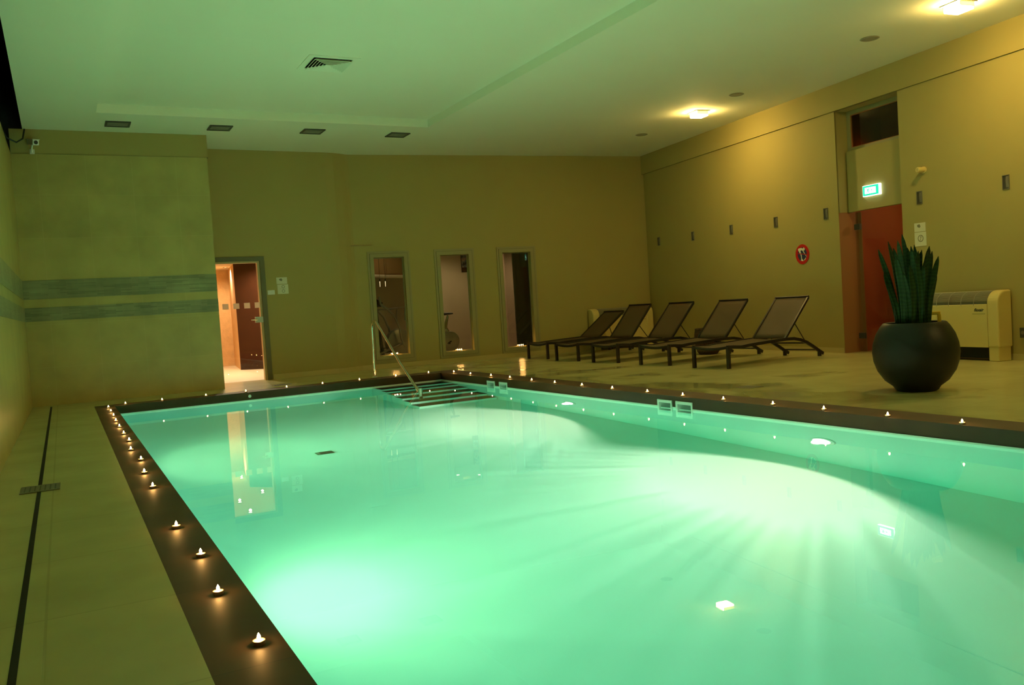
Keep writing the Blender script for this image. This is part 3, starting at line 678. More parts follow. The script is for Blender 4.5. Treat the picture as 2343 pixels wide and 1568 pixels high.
# ================================================================ SUN LOUNGERS
def rail_z(u):
    P = [(0.0, 0.292), (0.12, 0.286), (0.28, 0.274), (0.45, 0.284), (0.7, 0.292), (1.0, 0.300), (1.25, 0.306), (1.45, 0.300), (1.60, 0.272), (1.75, 0.222), (1.9, 0.150), (2.03, 0.082), (2.13, 0.032)]
    for (a, za), (b, zb) in zip(P, P[1:]):
        if a <= u <= b: return za+(zb-za)*(u-a)/(b-a)
    return P[-1][1]
def make_lounger(label, loc, rz, back_top):
    t = thing('sun_lounger', label, 'sun lounger', loc, rz, 'sun loungers in a row by the right wall')
    W = 0.60; ys = (0.0, W)
    us = [0.0, 0.06, 0.12, 0.2, 0.28, 0.36, 0.45, 0.58, 0.7, 0.85, 1.0, 1.12, 1.25, 1.35, 1.45, 1.53, 1.60, 1.68, 1.75, 1.83, 1.9, 1.97, 2.03, 2.09, 2.13]
    for y in ys:
        bm = B(); bar(bm, [(u-0.02, y, rail_z(u)) for u in us], 0.032, 0.044); obj('side_rail', bm, 'darkm', t, bevel=0.005)
        bm = B(); box(bm, (-0.022, y-0.022, 0.0), (0.022, y+0.022, 0.295)); obj('leg', bm, 'darkm', t, bevel=0.004)
        bm = B(); box(bm, (2.0, y-0.02, 0.0), (2.045, y+0.02, 0.085)); obj('rear_foot', bm, 'darkm', t, bevel=0.004)
    bm = B()     # front rail sags between the legs
    pts = [Vector((-0.005, W*k/12, 0.285-0.030*math.sin(PI*k/12))) for k in range(13)]
    tube(bm, pts, 0.018, 8); obj('front_rail', bm, 'darkm', t, smooth=True)
    for u, z in ((1.72, 0.215), (1.98, 0.095)):
        bm = B(); tube(bm, [(u, 0, z), (u, W, z)], 0.011, 8); obj('cross_bar', bm, 'darkm', t, smooth=True)
    bm = B()     # seat sling
    n = 10
    for a_, b_ in zip(us[:14], us[1:14]):
        for k in range(n):
            y0, y1 = 0.012+(W-0.024)*k/n, 0.012+(W-0.024)*(k+1)/n
            sg = lambda y, u: rail_z(u)+0.012-0.028*math.sin(PI*y/W)*(0.9 if u < 1.2 else 0.6)
            quad(bm, (a_-0.01, y0, sg(y0, a_)), (b_-0.01, y0, sg(y0, b_)), (b_-0.01, y1, sg(y1, b_)), (a_-0.01, y1, sg(y1, a_)))
    o = obj('seat_sling', bm, 'sling', t, smooth=True); md = o.modifiers.new('thickness', 'SOLIDIFY'); md.thickness = 0.005; md.offset = -1
    hx, hz = 1.255, 0.318; tx, tz = back_top
    d = Vector((tx-hx, 0, tz-hz)); Ld = d.length; d.normalize(); nn = Vector((-d.z, 0, d.x))
    bk = bpy.data.objects.new('backrest', None)
    bm = B()
    for k in range(n):
        for s_ in range(8):
            y0, y1 = 0.012+(W-0.024)*k/n, 0.012+(W-0.024)*(k+1)/n
            f = lambda y, s: Vector((hx, y, hz))+d*(Ld*s)-nn*(0.022*math.sin(PI*y/W)*math.sin(PI*min(1, s*1.1+0.1)))
            quad(bm, f(y0, s_/8), f(y1, s_/8), f(y1, (s_+1)/8), f(y0, (s_+1)/8))
    bk = obj('backrest', bm, 'sling', t, smooth=True); md = bk.modifiers.new('thickness', 'SOLIDIFY'); md.thickness = 0.005; md.offset = 0
    for y in (0.022, W-0.022):
        bm = B(); bar(bm, [(hx, y, hz-0.012), (hx+d.x*Ld/2, y, hz+d.z*Ld/2-0.012), (tx, y, tz-0.012)], 0.026, 0.032); obj('back_frame', bm, 'darkm', bk)
        s0 = Vector((hx, y, hz))+d*(0.38*Ld if tz > 0.8 else 0.42*Ld)
        s1 = Vector((1.72 if tz > 0.8 else 1.62, y, rail_z(1.72 if tz > 0.8 else 1.62)+0.01))
        bm = B(); tube(bm, [s0, s1], 0.007, 8); obj('back_strut', bm, 'darkm', t, smooth=True)
    bm = B(); bar(bm, [(tx-0.012, W/2, tz-0.006), (tx+0.006, W/2, tz+0.006)], W-0.02, 0.03); obj('top_rail', bm, 'darkm', bk)
    return t
rz = math.radians(8.0)
# local y runs from the right-hand leg (nearer the camera) to the left-hand one
spots = [((7.845, 13.68), 7.0, (1.925, 0.775), 'dark sun lounger farthest from the camera with its back set lowest'),
         ((7.770, 12.505), 7.5, (1.79, 0.884), 'second sun lounger from the back wall, its raised back in front of the cream heater'),
         ((7.816, 11.387), 8.0, (1.83, 0.884), 'middle one of the five brown sun loungers'),
         ((7.829, 10.089), 8.0, (1.83, 0.884), 'sun lounger in front of the brown wicker basket, second from the camera'),
         ((7.813, 8.813), 8.5, (1.845, 0.884), 'brown sun lounger closest to the camera, nearest to the planter')]
for (x, y), an, bt, lab in spots:
    make_lounger(lab, (x, y, 0), math.radians(an), bt)

# wicker basket behind the loungers
t = thing('wicker_basket', 'round brown wicker basket standing behind the sun loungers', 'basket', (9.60, 11.312, 0))
bm = B(); lathe(bm, [(0.0, 0.0), (0.15, 0.0), (0.185, 0.05), (0.21, 0.14), (0.222, 0.25), (0.22, 0.34), (0.205, 0.415), (0.190, 0.43), (0.185, 0.41), (0.20, 0.33), (0.19, 0.05), (0.0, 0.03)], 36); obj('body', bm, 'wicker', t, smooth=True)
bm = B(); pts = [(0.198*math.cos(a), 0.198*math.sin(a), 0.425) for a in [2*PI*k/36 for k in range(37)]]; tube(bm, pts, 0.014, 8); obj('rim', bm, 'wicker', t, smooth=True)

# ================================================================ PLANTER
t = thing('potted_snake_plant', 'tall snake plant in a big round black pot on the deck', 'potted plant', (7.006, 5.357, 0))
bm = B(); prof = [(0.0, 0.0), (0.165, 0.0), (0.185, 0.012), (0.205, 0.045), (0.275, 0.10), (0.335, 0.19), (0.365, 0.28), (0.374, 0.36), (0.366, 0.44), (0.338, 0.53), (0.298, 0.60), (0.272, 0.632), (0.262, 0.638), (0.250, 0.632), (0.255, 0.60), (0.262, 0.56), (0.0, 0.55)]
lathe(bm, prof, 56); obj('pot', bm, 'pot', t, smooth=True)
bm = B(); lathe(bm, [(0.0, 0.60), (0.12, 0.598), (0.254, 0.588), (0.254, 0.56), (0.0, 0.56)], 32); obj('soil', bm, 'soil', t, smooth=True)
vx = Vector((5.357, -7.006, 0)).normalized(); vd = Vector((7.006, 5.357, 0)).normalized()   # across / away, as seen from the pool
LV = [(-.282, 1.338, -.13, .05), (-.195, 1.403, -.10, .03), (-.109, 1.402, -.07, -.03), (-.072, 1.464, -.02, .08), (-.031, 1.331, -.01, .03), (0.0, 1.338, .0, -.06), (.028, 1.352, .03, .02),
      (.057, 1.29, .04, -.05), (.078, 1.284, .05, .06), (.154, 1.334, .08, .09), (.143, 1.274, .09, -.03), (.173, 1.281, .11, .02), (.222, 1.23, .12, -.01), (-.203, 0.984, -.13, -.06),
      (-.13, 1.258, -.09, -.08), (-.074, 1.10, -.05, -.10), (.04, 1.20, .05, -.10), (.10, 1.15, .08, -.09), (-.16, 1.20, -.10, .09), (.0, 1.24, .02, .11), (-.05, 1.27, -.04, .10), (.12, 1.22, .09, .10), (.19, 1.12, .115, .05), (-.24, 1.12, -.14, .02), (-.15, 1.34, -.085, .06), (.09, 1.30, .06, .02), (.20, 1.05, .12, -.06), (-.02, 1.16, -.02, -.12), (.05, 1.10, .06, .12), (-.10, 1.31, -.06, .0)]
for i, (n1, z1, n0, dd) in enumerate(LV):
    bm = B(); st = 14
    base = vx*n0 + vd*(dd*0.9) + Vector((0, 0, 0.585)); tip = vx*n1 + vd*(dd*1.5) + Vector((0, 0, z1))
    wd = random.uniform(0.023, 0.033); tw0 = random.uniform(-0.5, 0.5); tw1 = tw0 + random.uniform(-0.6, 0.6)
    if i in (0, 13): wd = 0.024
    rows = []
    for k in range(st+1):
        s_ = k/st
        bow = 0.022*math.sin(PI*s_)*(1 if n1 > n0 else -1)
        c = base.lerp(tip, s_) - vx*bow + vd*random.uniform(-0.002, 0.002)
        a_ = tw0+(tw1-tw0)*s_; side = vx*math.cos(a_)+vd*math.sin(a_); nrm = vd*math.cos(a_)-vx*math.sin(a_)
        prof_w = wd*(0.55+0.9*s_ if s_ < 0.5 else 1.0)*(1.0 if s_ < 0.72 else math.sqrt(max(0.0, 1-((s_-0.72)/0.28)**1.6)))
        prof_w = max(prof_w, 0.0012)
        rows.append([bm.verts.new(c+side*(prof_w*q)+nrm*(-0.010*(abs(q)**2)*(1-s_*0.6))) for q in (-1, -0.5, 0, 0.5, 1)])
    for r0, r1 in zip(rows, rows[1:]):
        for k in range(4): bm.faces.new((r0[k], r0[k+1], r1[k+1], r1[k]))
    o = obj('leaf', bm, 'leaf', t, smooth=True); md = o.modifiers.new('thickness', 'SOLIDIFY'); md.thickness = 0.004; md.offset = 0
bm = B(); b0 = vx*(-0.155)+vd*(-0.05); tube(bm, [b0+Vector((0, 0, 0.58)), b0-vx*0.012+Vector((0, 0, 0.90))], 0.005, 8); obj('support_stake', bm, 'blackm', t, smooth=True)
hp = Vector((7.006, 5.357, 0))+vx*0.205+vd*0.06
t = thing('plastic_handle', 'bright yellow plastic handle sticking up from the rim of the black pot', 'handle', hp+Vector((0, 0, 0.600)), math.atan2(vx.y, vx.x))
bm = B(); box(bm, (-0.010, -0.012, 0.0), (0.022, 0.012, 0.10)); obj('grip', bm, 'yellow', t, bevel=0.005)
bm = B(); box(bm, (-0.070, -0.011, 0.094), (0.018, 0.011, 0.124)); obj('crossbar', bm, 'yellow', t, bevel=0.006)

# ================================================================ FAN COIL HEATERS
def make_heater(label, loc, rz, L_, foot_side):
    t = thing('fan_coil_heater', label, 'heater', loc, rz, 'cream fan coil heaters')
    D, Z0, Z1 = 0.235, 0.165, 0.845; cap = 0.15
    # local: x 0..L, front at y=-D, back at y=0
    def prof(D_, z0, z1, r):
        p = [(0.0, z0), (-D_, z0)]
        for k in range(9):
            a_ = PI/2*k/8; p.append((-D_+r*(1-math.cos(a_)), z1-r+r*math.sin(a_)))
        p += [(0.0, z1)]
        return p
    bm = B(); prism(bm, prof(D-0.008, Z0, Z1-0.16, 0.01), 'x', cap, L_-cap); obj('front_panel', bm, 'plastic_cream', t)
    for x0, x1 in ((0.0, cap), (L_-cap, L_)):
        bm = B(); prism(bm, prof(D, Z0, Z1, 0.15), 'x', x0, x1); obj('end_cap', bm, 'plastic_cream', t, bevel=0.022)
        xf0, xf1 = (x0+0.012, x1-0.0) if x0 == 0 else (x0, x1-0.012)
        bm = B(); box(bm, (xf0, -D+0.012, 0.0), (xf1, -0.02, Z0+0.01)); obj('foot', bm, 'plastic_cream', t, bevel=0.012)
    # curved outlet: dark core with slats
    bm = B(); pp = prof(D-0.03, Z1-0.17, Z1-0.02, 0.13); prism(bm, pp, 'x', cap, L_-cap); g = obj('outlet_grille', bm, 'grille', t)
    R = 0.142; cy_, cz_ = -D+0.008+R, Z1-0.008-R
    bm = B()
    for k in range(13):
        a_ = math.radians(12+k*6.4); y, z = cy_-R*math.cos(a_), cz_+R*math.sin(a_)
        tube(bm, [(cap, y, z), (L_-cap, y, z)], 0.0034, 6)
    for k in range(4):
        tube(bm, [(cap, cy_+0.02+0.03*k, Z1-0.006), (L_-cap, cy_+0.02+0.03*k, Z1-0.006)], 0.0034, 6)
    obj('slats', bm, 'grille_lt', g)
    n = 6
    bm = B()
    for k in range(1, n):
        x = cap+(L_-2*cap)*k/n
        tube(bm, [(x, cy_-R*1.0*math.cos(math.radians(a_)), cz_+R*1.0*math.sin(math.radians(a_))) for a_ in range(-18, 95, 10)], 0.004, 6)
    obj('ribs', bm, 'grille_lt', g)
    bm = B(); box(bm, (cap, -D+0.06, 0.03), (L_-cap, -D+0.066, Z0)); obj('painted_base_shade', bm, 'black', t)  # black sheet stands in for the shade under the heater body
    lg = text_mesh('logo', 'flexair', 0.052, 0.0006, 'ink_d', t, (L_-cap-0.115, -D+0.0065, Z1-0.245), 0.35)
    bm = B(); box(bm, (L_-cap-0.205, -D+0.0068, Z1-0.283), (L_-cap-0.025, -D+0.009, Z1-0.267)); obj('small_print', bm, 'ink_l', t)
    return t
make_heater('long cream fan heater on the right wall half hidden by the black planter', WR.p(7.12, 0, -0.036), WR.rz, 1.40, 'r')
make_heater('cream fan heater on the back wall behind the sun loungers', WB.p(4.70, 0, -0.014), WB.rz, 1.40, 'l')

# ================================================================ RIGHT WALL FITTINGS
slots = [(14.237, 2.14), (12.983, 2.125), (11.755, 2.12), (10.531, 2.114), (9.36, 2.108), (7.595, 2.105), (6.322, 2.11)]
lab = ['dark wall niche light nearest the far right corner', 'second dark wall niche light from the far right corner', 'third dark wall niche light from the far right corner, middle of the loungers',
       'fourth dark wall niche light, above the no diving sign', 'dark wall niche light just left of the orange doorway', 'dark wall niche light right of the doorway, under the white sensor', 'dark wall niche light at the right edge of the photo, above the heater']
for (y, z), l in zip(slots, lab):
    u = (14.755-y)/0.99286
    t = thing('wall_light', l, 'wall light', WR.p(u, z, -0.022), WR.rz, 'unlit niche lights along the right wall')
    bm = B(); ring_rect(bm, -0.046, 0.046, -0.085, 0.085, 0.007, 0.007, 0.007, 0.007, -0.010, 0.0); obj('frame', bm, 'grey', t)
    bm = B(); box(bm, (-0.039, -0.003, -0.078), (0.039, 0.0, 0.078)); obj('backplate', bm, 'grey_d', t)
    bm = B(); prism(bm, [(-0.003, -0.06), (-0.010, 0.02), (-0.003, 0.07)], 'x', 0.0, 0.035); obj('reflector', bm, 'grey', t)
# no diving sign
t = thing('no_diving_sign', 'round red and blue no diving sign on the right wall', 'sign', WR.p(4.866, 1.541, -0.022), WR.rz)
R = 0.157
bm = B(); lathe(bm, [(0.0, -0.006), (R*0.72, -0.006), (R*0.72, 0.0), (0.0, 0.0)], 48, axis='y'); obj('blue_disc', bm, 'blue', t)
bm = B(); disc_ring(bm, R*0.69, R, -0.008, 0.0, 56); obj('red_ring', bm, 'red', t)
dv = [(-.615, .50), (-.56, .60), (-.11, .645), (.05, .575), (.40, 0.0), (.63, -.26), (.58, -.28), (.33, .01), (.06, .345), (-.05, .40), (-.26, .385), (-.19, .13), (-.10, -.05), (-.075, -.44), (.15, -.66), (.0, -.70), (-.23, -.615), (-.17, -.50), (-.20, -.2), (-.30, .02), (-.41, .15)]
bm = B(); prism(bm, [(x*R, z*R) for x, z in dv], 'y', -0.0085, -0.0055); obj('diver', bm, 'white', t)
bm = B(); lathe(bm, [(0.0, -0.0085), (0.15*R, -0.0085), (0.15*R, -0.0055), (0.0, -0.0055)], 20, (0.25*R, 0, 0.50*R), axis='y'); obj('diver_head', bm, 'white', t)
bm = B(); prism(bm, [(.20*R, -.62*R), (.30*R, -.50*R), (.40*R, -.47*R), (.44*R, -.38*R), (.53*R, -.36*R), (.46*R, -.52*R), (.32*R, -.62*R)], 'y', -0.0085, -0.0055); obj('wave', bm, 'white', t)
bm = B(); prism(bm, [(-.70*R, .16*R), (-.70*R, .09*R), (.70*R, -.12*R), (.70*R, -.05*R)], 'y', -0.0095, -0.0086); obj('slash', bm, 'red', t)
# exit sign on the panel above the orange doorway
t = thing('exit_sign', 'lit green and white emergency exit sign above the orange doorway', 'exit sign', WR.p(6.245, 2.345, 0.13), WR.rz)
bm = B(); box(bm, (-0.16, -0.045, -0.078), (0.16, 0.0, 0.078)); obj('housing', bm, 'exit_side', t, bevel=0.006)
bm = B(); box(bm, (-0.15, -0.049, -0.070), (0.15, -0.0455, 0.070)); p = obj('panel', bm, 'exit_g', t)
bm = B(); box(bm, (-0.108, -0.0515, -0.043), (0.102, -0.0492, 0.043)); obj('lit_field', bm, 'exit_w', p)
bm = B()      # running figure, door and arrow
prism(bm, [(-.075, .012), (-.055, .022), (-.035, .020), (-.022, .004), (-.012, .008), (-.010, .002), (-.024, -.006), (-.038, .006), (-.040, -.006), (-.026, -.018), (-.034, -.040), (-.042, -.038), (-.038, -.020), (-.052, -.012), (-.066, -.030), (-.086, -.030), (-.085, -.023), (-.070, -.022), (-.056, .002), (-.058, .012), (-.072, .004)], 'y', -0.0528, -0.0516)
lathe(bm, [(0.0, -0.0528), (0.008, -0.0528), (0.008, -0.0516), (0.0, -0.0516)], 14, (-.030, 0, .031), axis='y')
prism(bm, [(.0, -.005), (.022, -.005), (.022, -.014), (.040, 0), (.022, .014), (.022, .005), (.0, .005)], 'y', -0.0528, -0.0516)
ring_rect(bm, .062, .108, -.042, .042, .005, .005, .0, .005, -0.0528, -0.0516)
obj('pictogram', bm, 'exit_g', p)
# small white sensor on a bracket
t = thing('wall_sensor', 'small white cylindrical sensor sticking out of the right wall', 'sensor', WR.p(7.30, 2.455, -0.022), WR.rz)
bm = B(); lathe(bm, [(0.0, 0.0), (0.045, 0.0), (0.045, -0.012), (0.036, -0.016), (0.036, -0.105), (0.030, -0.115), (0.0, -0.115)], 24, axis='y'); obj('body', bm, 'plastic_cream', t, smooth=True)
bm = B(); disc_ring(bm, 0.012, 0.018, -0.1175, -0.1145, 20); obj('lens_ring', bm, 'ink_l', t)
# notices: one pair beside each door
def notice(name, label, loc, rz, w_, h_, kind, group):
    t = thing(name, label, 'notice', loc, rz, group)
    bm = B(); box(bm, (-w_/2, -0.003, 0), (w_/2, 0.0, h_)); obj('sheet', bm, 'paper', t)
    if kind == 'badge':
        bm = B(); prism(bm, [(-.045, h_*.78), (-.005, h_*.86), (.012, h_*.6), (-.005, h_*.42), (-.04, h_*.55)], 'y', -0.0042, -0.0031); obj('printed_emblem', bm, 'ink', t)
    if kind == 'ring':
        bm = B(); disc_ring(bm, 0.036, 0.046, -0.0042, -0.0031, 28, (0.004, h_*0.55)); prism(bm, [(-.012, h_*.55+.022), (.02, h_*.55+.028), (-.002, h_*.55-.03), (-.010, h_*.55-.03), (.006, h_*.55+.012)], 'y', -0.0042, -0.0031); obj('printed_ring', bm, 'ink', t)
    if kind == 'rings':
        bm = B()
        for zz in (0.76, 0.30): disc_ring(bm, 0.019, 0.027, -0.0042, -0.0031, 24, (0.006, h_*zz))
        for k in range(3): box(bm, (-0.06, -0.004, h_*(0.55-0.02*k)), (0.06, -0.0031, h_*(0.555-0.02*k)))
        obj('printed_rings', bm, 'ink', t)
notice('notice', 'small upper white notice with grey emblem, right of the glass door', WL.p(1.268, 1.652), WL.rz, 0.185, 0.115, 'badge', 'notices beside the doors')
notice('notice', 'lower white notice with two printed rings, right of the glass door', WL.p(1.278, 1.478), WL.rz, 0.19, 0.165, 'rings', 'notices beside the doors')
notice('notice', 'small upper white notice with grey emblem, right of the orange doorway', WR.p(7.198, 1.66, -0.0225), WR.rz, 0.185, 0.115, 'badge', 'notices beside the doors')
notice('notice', 'lower white notice with one printed ring, right of the orange doorway', WR.p(7.200, 1.468, -0.0225), WR.rz, 0.19, 0.185, 'ring', 'notices beside the doors')
t = thing('light_switch', 'white double light switch between the glass door and the notices', 'switch', WL.p(1.07, 1.513), WL.rz)
bm = B(); box(bm, (-0.062, -0.010, -0.038), (0.062, 0.0, 0.038)); obj('plate', bm, 'plastic_w', t, bevel=0.004)
for x in (-0.03, 0.03):
    bm = B(); box(bm, (x-0.024, -0.013, -0.026), (x+0.024, -0.0095, 0.026)); obj('rocker', bm, 'plastic_w', t, bevel=0.002)
# wall socket low at the right edge
t = thing('wall_socket', 'dark wall socket at the right edge beside the heater', 'socket', WR.p(8.66, 0.33, -0.0225), WR.rz)
bm = B(); box(bm, (-0.04, -0.03, -0.06), (0.04, 0.0, 0.06)); obj('box', bm, 'grey_d', t, bevel=0.005)
bm = B(); lathe(bm, [(0.0, -0.033), (0.022, -0.033), (0.024, -0.029), (0.0, -0.029)], 20, axis='y'); obj('cover', bm, 'grey', t)

# ================================================================ CEILING FITTINGS
def ceiling_lamp(x, y, label):
    t = thing('ceiling_lamp', label, 'ceiling lamp', (x, y, H), WR.rz, 'glowing lamps on the ceiling')
    bm = B(); box(bm, (-0.13, -0.13, -0.012), (0.13, 0.13, 0.0)); obj('mounting_plate', bm, 'plastic_w', t)
    bm = B(); box(bm, (-0.105, -0.105, -0.085), (0.105, 0.105, -0.012)); obj('diffuser', bm, 'ceil_lamp', t, bevel=0.012)
    for sx in (-1, 1):  # thin shields added to block light along the wall and shape the beam
        bm = B(); box(bm, (sx*0.109-0.003, -0.10, -0.058), (sx*0.109+0.003, 0.10, -0.012)); obj('beam_shield', bm, 'shield', t)
ceiling_lamp(9.40, 11.00, 'glowing square ceiling lamp above the sun loungers')
ceiling_lamp(8.80, 6.02, 'glowing square ceiling lamp at the top right, above the planter')
ceiling_lamp(8.20, 1.05, 'glowing square ceiling lamp above the deck behind the camera')
for (x, y), l in (((9.562, 12.775), 'small round ceiling speaker nearest the back wall'), ((9.20, 9.90), 'round ceiling speaker between the two glowing lamps, left one'), ((8.88, 7.235), 'round ceiling speaker closest to the bright lamp at the top right')):
    t = thing('ceiling_speaker', l, 'speaker', (x, y, H), 0, 'round speakers in the ceiling')
    bm = B(); lathe(bm, [(0.105, 0.0), (0.112, -0.004), (0.100, -0.010), (0.092, -0.006), (0.092, 0.0), (0.105, 0.0)], 36); obj('trim_ring', bm, 'grille_lt', t, smooth=True)
    bm = B(); lathe(bm, [(0.0, -0.008), (0.06, -0.007), (0.092, -0.003), (0.092, 0.0), (0.0, 0.0)], 36); obj('mesh_grille', bm, 'grille_lt', t, smooth=True)
for (x, y), l in (((0.928, 13.515), 'unlit square recessed ceiling light, leftmost of the row over the tiled pier'), ((2.33, 13.517), 'unlit square recessed ceiling light, second from the left, above the pier corner'),
                  ((3.734, 13.517), 'unlit square recessed ceiling light, third from the left along the far edge'), ((5.161, 13.54), 'unlit square recessed ceiling light, rightmost of the row')):
    t = thing('recessed_light', l, 'ceiling light', (x, y, H), 0, 'unlit recessed lights along the far ceiling edge')
    def flat_ring(bm, a_, t_, z0, z1):
        for q in ((-a_, -a_, -a_+t_, a_), (a_-t_, -a_, a_, a_), (-a_+t_, -a_, a_-t_, -a_+t_), (-a_+t_, a_-t_, a_-t_, a_)): box(bm, (q[0], q[1], z0), (q[2], q[3], z1))
    bm = B(); flat_ring(bm, 0.165, 0.028, -0.016, 0.0); obj('frame', bm, 'grey_d', t)
    bm = B(); box(bm, (-0.138, -0.138, -0.008), (0.138, 0.138, 0.0)); obj('reflector', bm, 'grey', t)
    bm = B()
    for k in range(1, 5): box(bm, (-0.138, -0.138+0.0552*k-0.003, -0.014), (0.138, -0.138+0.0552*k+0.003, -0.008))
    obj('louvre', bm, 'grille_lt', t)
# four-way air diffuser in the raised ceiling field
t = thing('air_diffuser', 'square four way air diffuser in the raised ceiling', 'air vent', (3.10, 10.30, H+0.122), 0)
def pyr_ring(bm, a0, a1, z0, z1, th=0.004):
    # sloping square ring from half-width a0 at z0 to a1 at z1
    c0 = [(-a0, -a0), (a0, -a0), (a0, a0), (-a0, a0)]; c1 = [(-a1, -a1), (a1, -a1), (a1, a1), (-a1, a1)]
    for i in range(4):
        j = (i+1) % 4; quad(bm, (*c0[i], z0), (*c0[j], z0), (*c1[j], z1), (*c1[i], z1))
bm = B()
a_ = 0.31; t_ = 0.075
for q in ((-a_, -a_, -a_+t_, a_), (a_-t_, -a_, a_, a_), (-a_+t_, -a_, a_-t_, -a_+t_), (-a_+t_, a_-t_, a_-t_, a_)): box(bm, (q[0], q[1], -0.008), (q[2], q[3], 0.0))
obj('frame', bm, 'ceil', t)
bm = B(); box(bm, (-0.234, -0.234, -0.0015), (0.234, 0.234, 0.0)); obj('duct_opening', bm, 'black', t)
for k in range(6):
    a0 = 0.232-0.036*k
    bm = B(); pyr_ring(bm, a0, max(a0-0.030, 0.006), -0.032, -0.006)
    o = obj('vane', bm, 'ceil', t); md = o.modifiers.new('thickness', 'SOLIDIFY'); md.thickness = 0.003

# ================================================================ LEFT SIDE: CAMERA AND CABLES
t = thing('security_camera', 'white security camera on a bracket high in the far left corner', 'camera', (-0.16, 14.09, 3.66), 0)
ax = Vector((0.30, -0.93, -0.18)).normalized()
mt = Matrix.Translation((0.0, -0.10, 0.10)) @ ax.to_track_quat('-Y', 'Z').to_matrix().to_4x4()
bm = B(); box(bm, (-0.042, -0.13, -0.038), (0.042, 0.13, 0.038), mt); obj('body', bm, 'plastic_w', t, bevel=0.008)
bm = B(); box(bm, (-0.048, -0.15, 0.036), (0.048, 0.14, 0.044), mt); obj('sun_hood', bm, 'plastic_w', t, bevel=0.003)
bm = B(); lathe(bm, [(0.0, -0.134), (0.026, -0.134), (0.028, -0.128), (0.0, -0.128)], 20, axis='y'); bm.transform(mt); obj('lens', bm, 'blackm', t)
bm = B(); tube(bm, [(-0.01, -0.09, 0.065), (-0.02, -0.085, 0.02), (-0.02, -0.03, -0.02), (-0.02, -0.004, -0.02)], 0.013, 10); obj('bracket_arm', bm, 'plastic_w', t, smooth=True)
bm = B(); box(bm, (-0.05, -0.012, -0.05), (0.01, 0.0, 0.02)); obj('wall_plate', bm, 'plastic_w', t, bevel=0.004)
t = thing('cable_pipe', 'dark cable pipe running along the shadowed gap above the left wall', 'pipe', (-0.70, 8.0, 4.15))
bm = B(); tube(bm, [(0, -8, 0), (0, 6.0, 0)], 0.045, 12); obj('pipe', bm, 'grey_d', t, smooth=True)
for y in (-1.0, 0.5, 2.0, 3.5, 5.0):
    bm = B(); lathe(bm, [(0.046, y-0.02), (0.056, y-0.02), (0.056, y+0.02), (0.046, y+0.02), (0.046, y-0.02)], 16, axis='y'); obj('clamp', bm, 'steel_b', t, smooth=True)
t = thing('loose_cable', 'dark loop of cable hanging beside the security camera', 'cable', (-0.52, 13.82, 3.93))
bm = B(); tube(bm, [(-0.15, -0.1, 0.2), (-0.02, -0.05, 0.0), (0.05, 0.0, -0.15), (0.16, 0.05, -0.20), (0.24, 0.08, -0.14), (0.27, 0.10, 0.0)], 0.012, 8); obj('cable', bm, 'blackm', t, smooth=True)

# floor drains
t = thing('slot_drain', 'narrow black drain slot running along the left deck', 'drain', (-0.212, 6.0, 0))
bm = B(); box(bm, (-0.012, -7.4, 0.0005), (0.012, 7.83, 0.0022)); obj('slot', bm, 'black', t)
t = thing('drain_cover', 'grey rectangular metal cover lying across the drain slot on the left deck', 'drain cover', (-0.207, 6.57, 0.002), -0.01)
bm = B(); box(bm, (-0.118, -0.135, 0.0), (0.118, 0.135, 0.004)); obj('plate', bm, 'grille', t, bevel=0.001)
bm = B()
for k in range(7): box(bm, (-0.09+0.03*k-0.004, -0.10, 0.0042), (-0.09+0.03*k+0.004, 0.10, 0.0050))
obj('slots', bm, 'grey_d', t)
t = thing('floor_gully', 'square grey floor gully on the deck between pool and loungers', 'drain', (6.42, 6.95, 0), 0.1)
bm = B(); box(bm, (-0.11, -0.11, 0.0005), (0.11, 0.11, 0.003)); obj('plate', bm, 'grille', t)
bm = B()
for k in range(6): box(bm, (-0.08, -0.08+0.032*k-0.005, 0.0031), (0.08, -0.08+0.032*k+0.005, 0.0040))
obj('slots', bm, 'grey_d', t)
t = thing('floor_drain', 'small dark floor drain near the glass door', 'drain', (3.02, 13.75, 0), 0)
bm = B(); box(bm, (-0.14, -0.07, 0.0005), (0.14, 0.07, 0.003)); obj('plate', bm, 'grey_d', t)
bm = B()
for k in range(7): box(bm, (-0.115+0.036*k, -0.05, 0.0031), (-0.100+0.036*k, 0.05, 0.0040))
obj('slots', bm, 'black', t)

# ================================================================ GYM AND CORRIDOR CONTENTS
t = thing('elliptical_trainer', 'grey elliptical trainer behind the left gym window', 'exercise machine', (5.75, 16.45, 0), 0.15)
bm = B(); box(bm, (-0.55, -0.07, 0.02), (0.62, 0.07, 0.10)); box(bm, (-0.52, -0.28, 0.0), (-0.44, 0.28, 0.06)); box(bm, (0.52, -0.28, 0.0), (0.60, 0.28, 0.06)); obj('base', bm, 'blackm', t, bevel=0.01)
bm = B(); lathe(bm, [(0.0, -0.10), (0.20, -0.10), (0.27, -0.07), (0.28, 0.0), (0.27, 0.07), (0.20, 0.10), (0.0, 0.10)], 32, (0.25, 0, 0.42), axis='y'); obj('flywheel_housing', bm, 'silver', t, smooth=True)
bm = B(); tube(bm, [(-0.10, 0, 0.08), (-0.16, 0, 0.6), (-0.22, 0, 1.18)], 0.035, 10); obj('mast', bm, 'blackm', t, smooth=True)
bm = B(); mt2 = Matrix.Translation((-0.20, 0, 1.24)) @ Matrix.Rotation(0.5, 4, 'Y'); box(bm, (-0.09, -0.13, -0.05), (0.09, 0.13, 0.05), mt2); obj('console', bm, 'blackm', t, bevel=0.015)
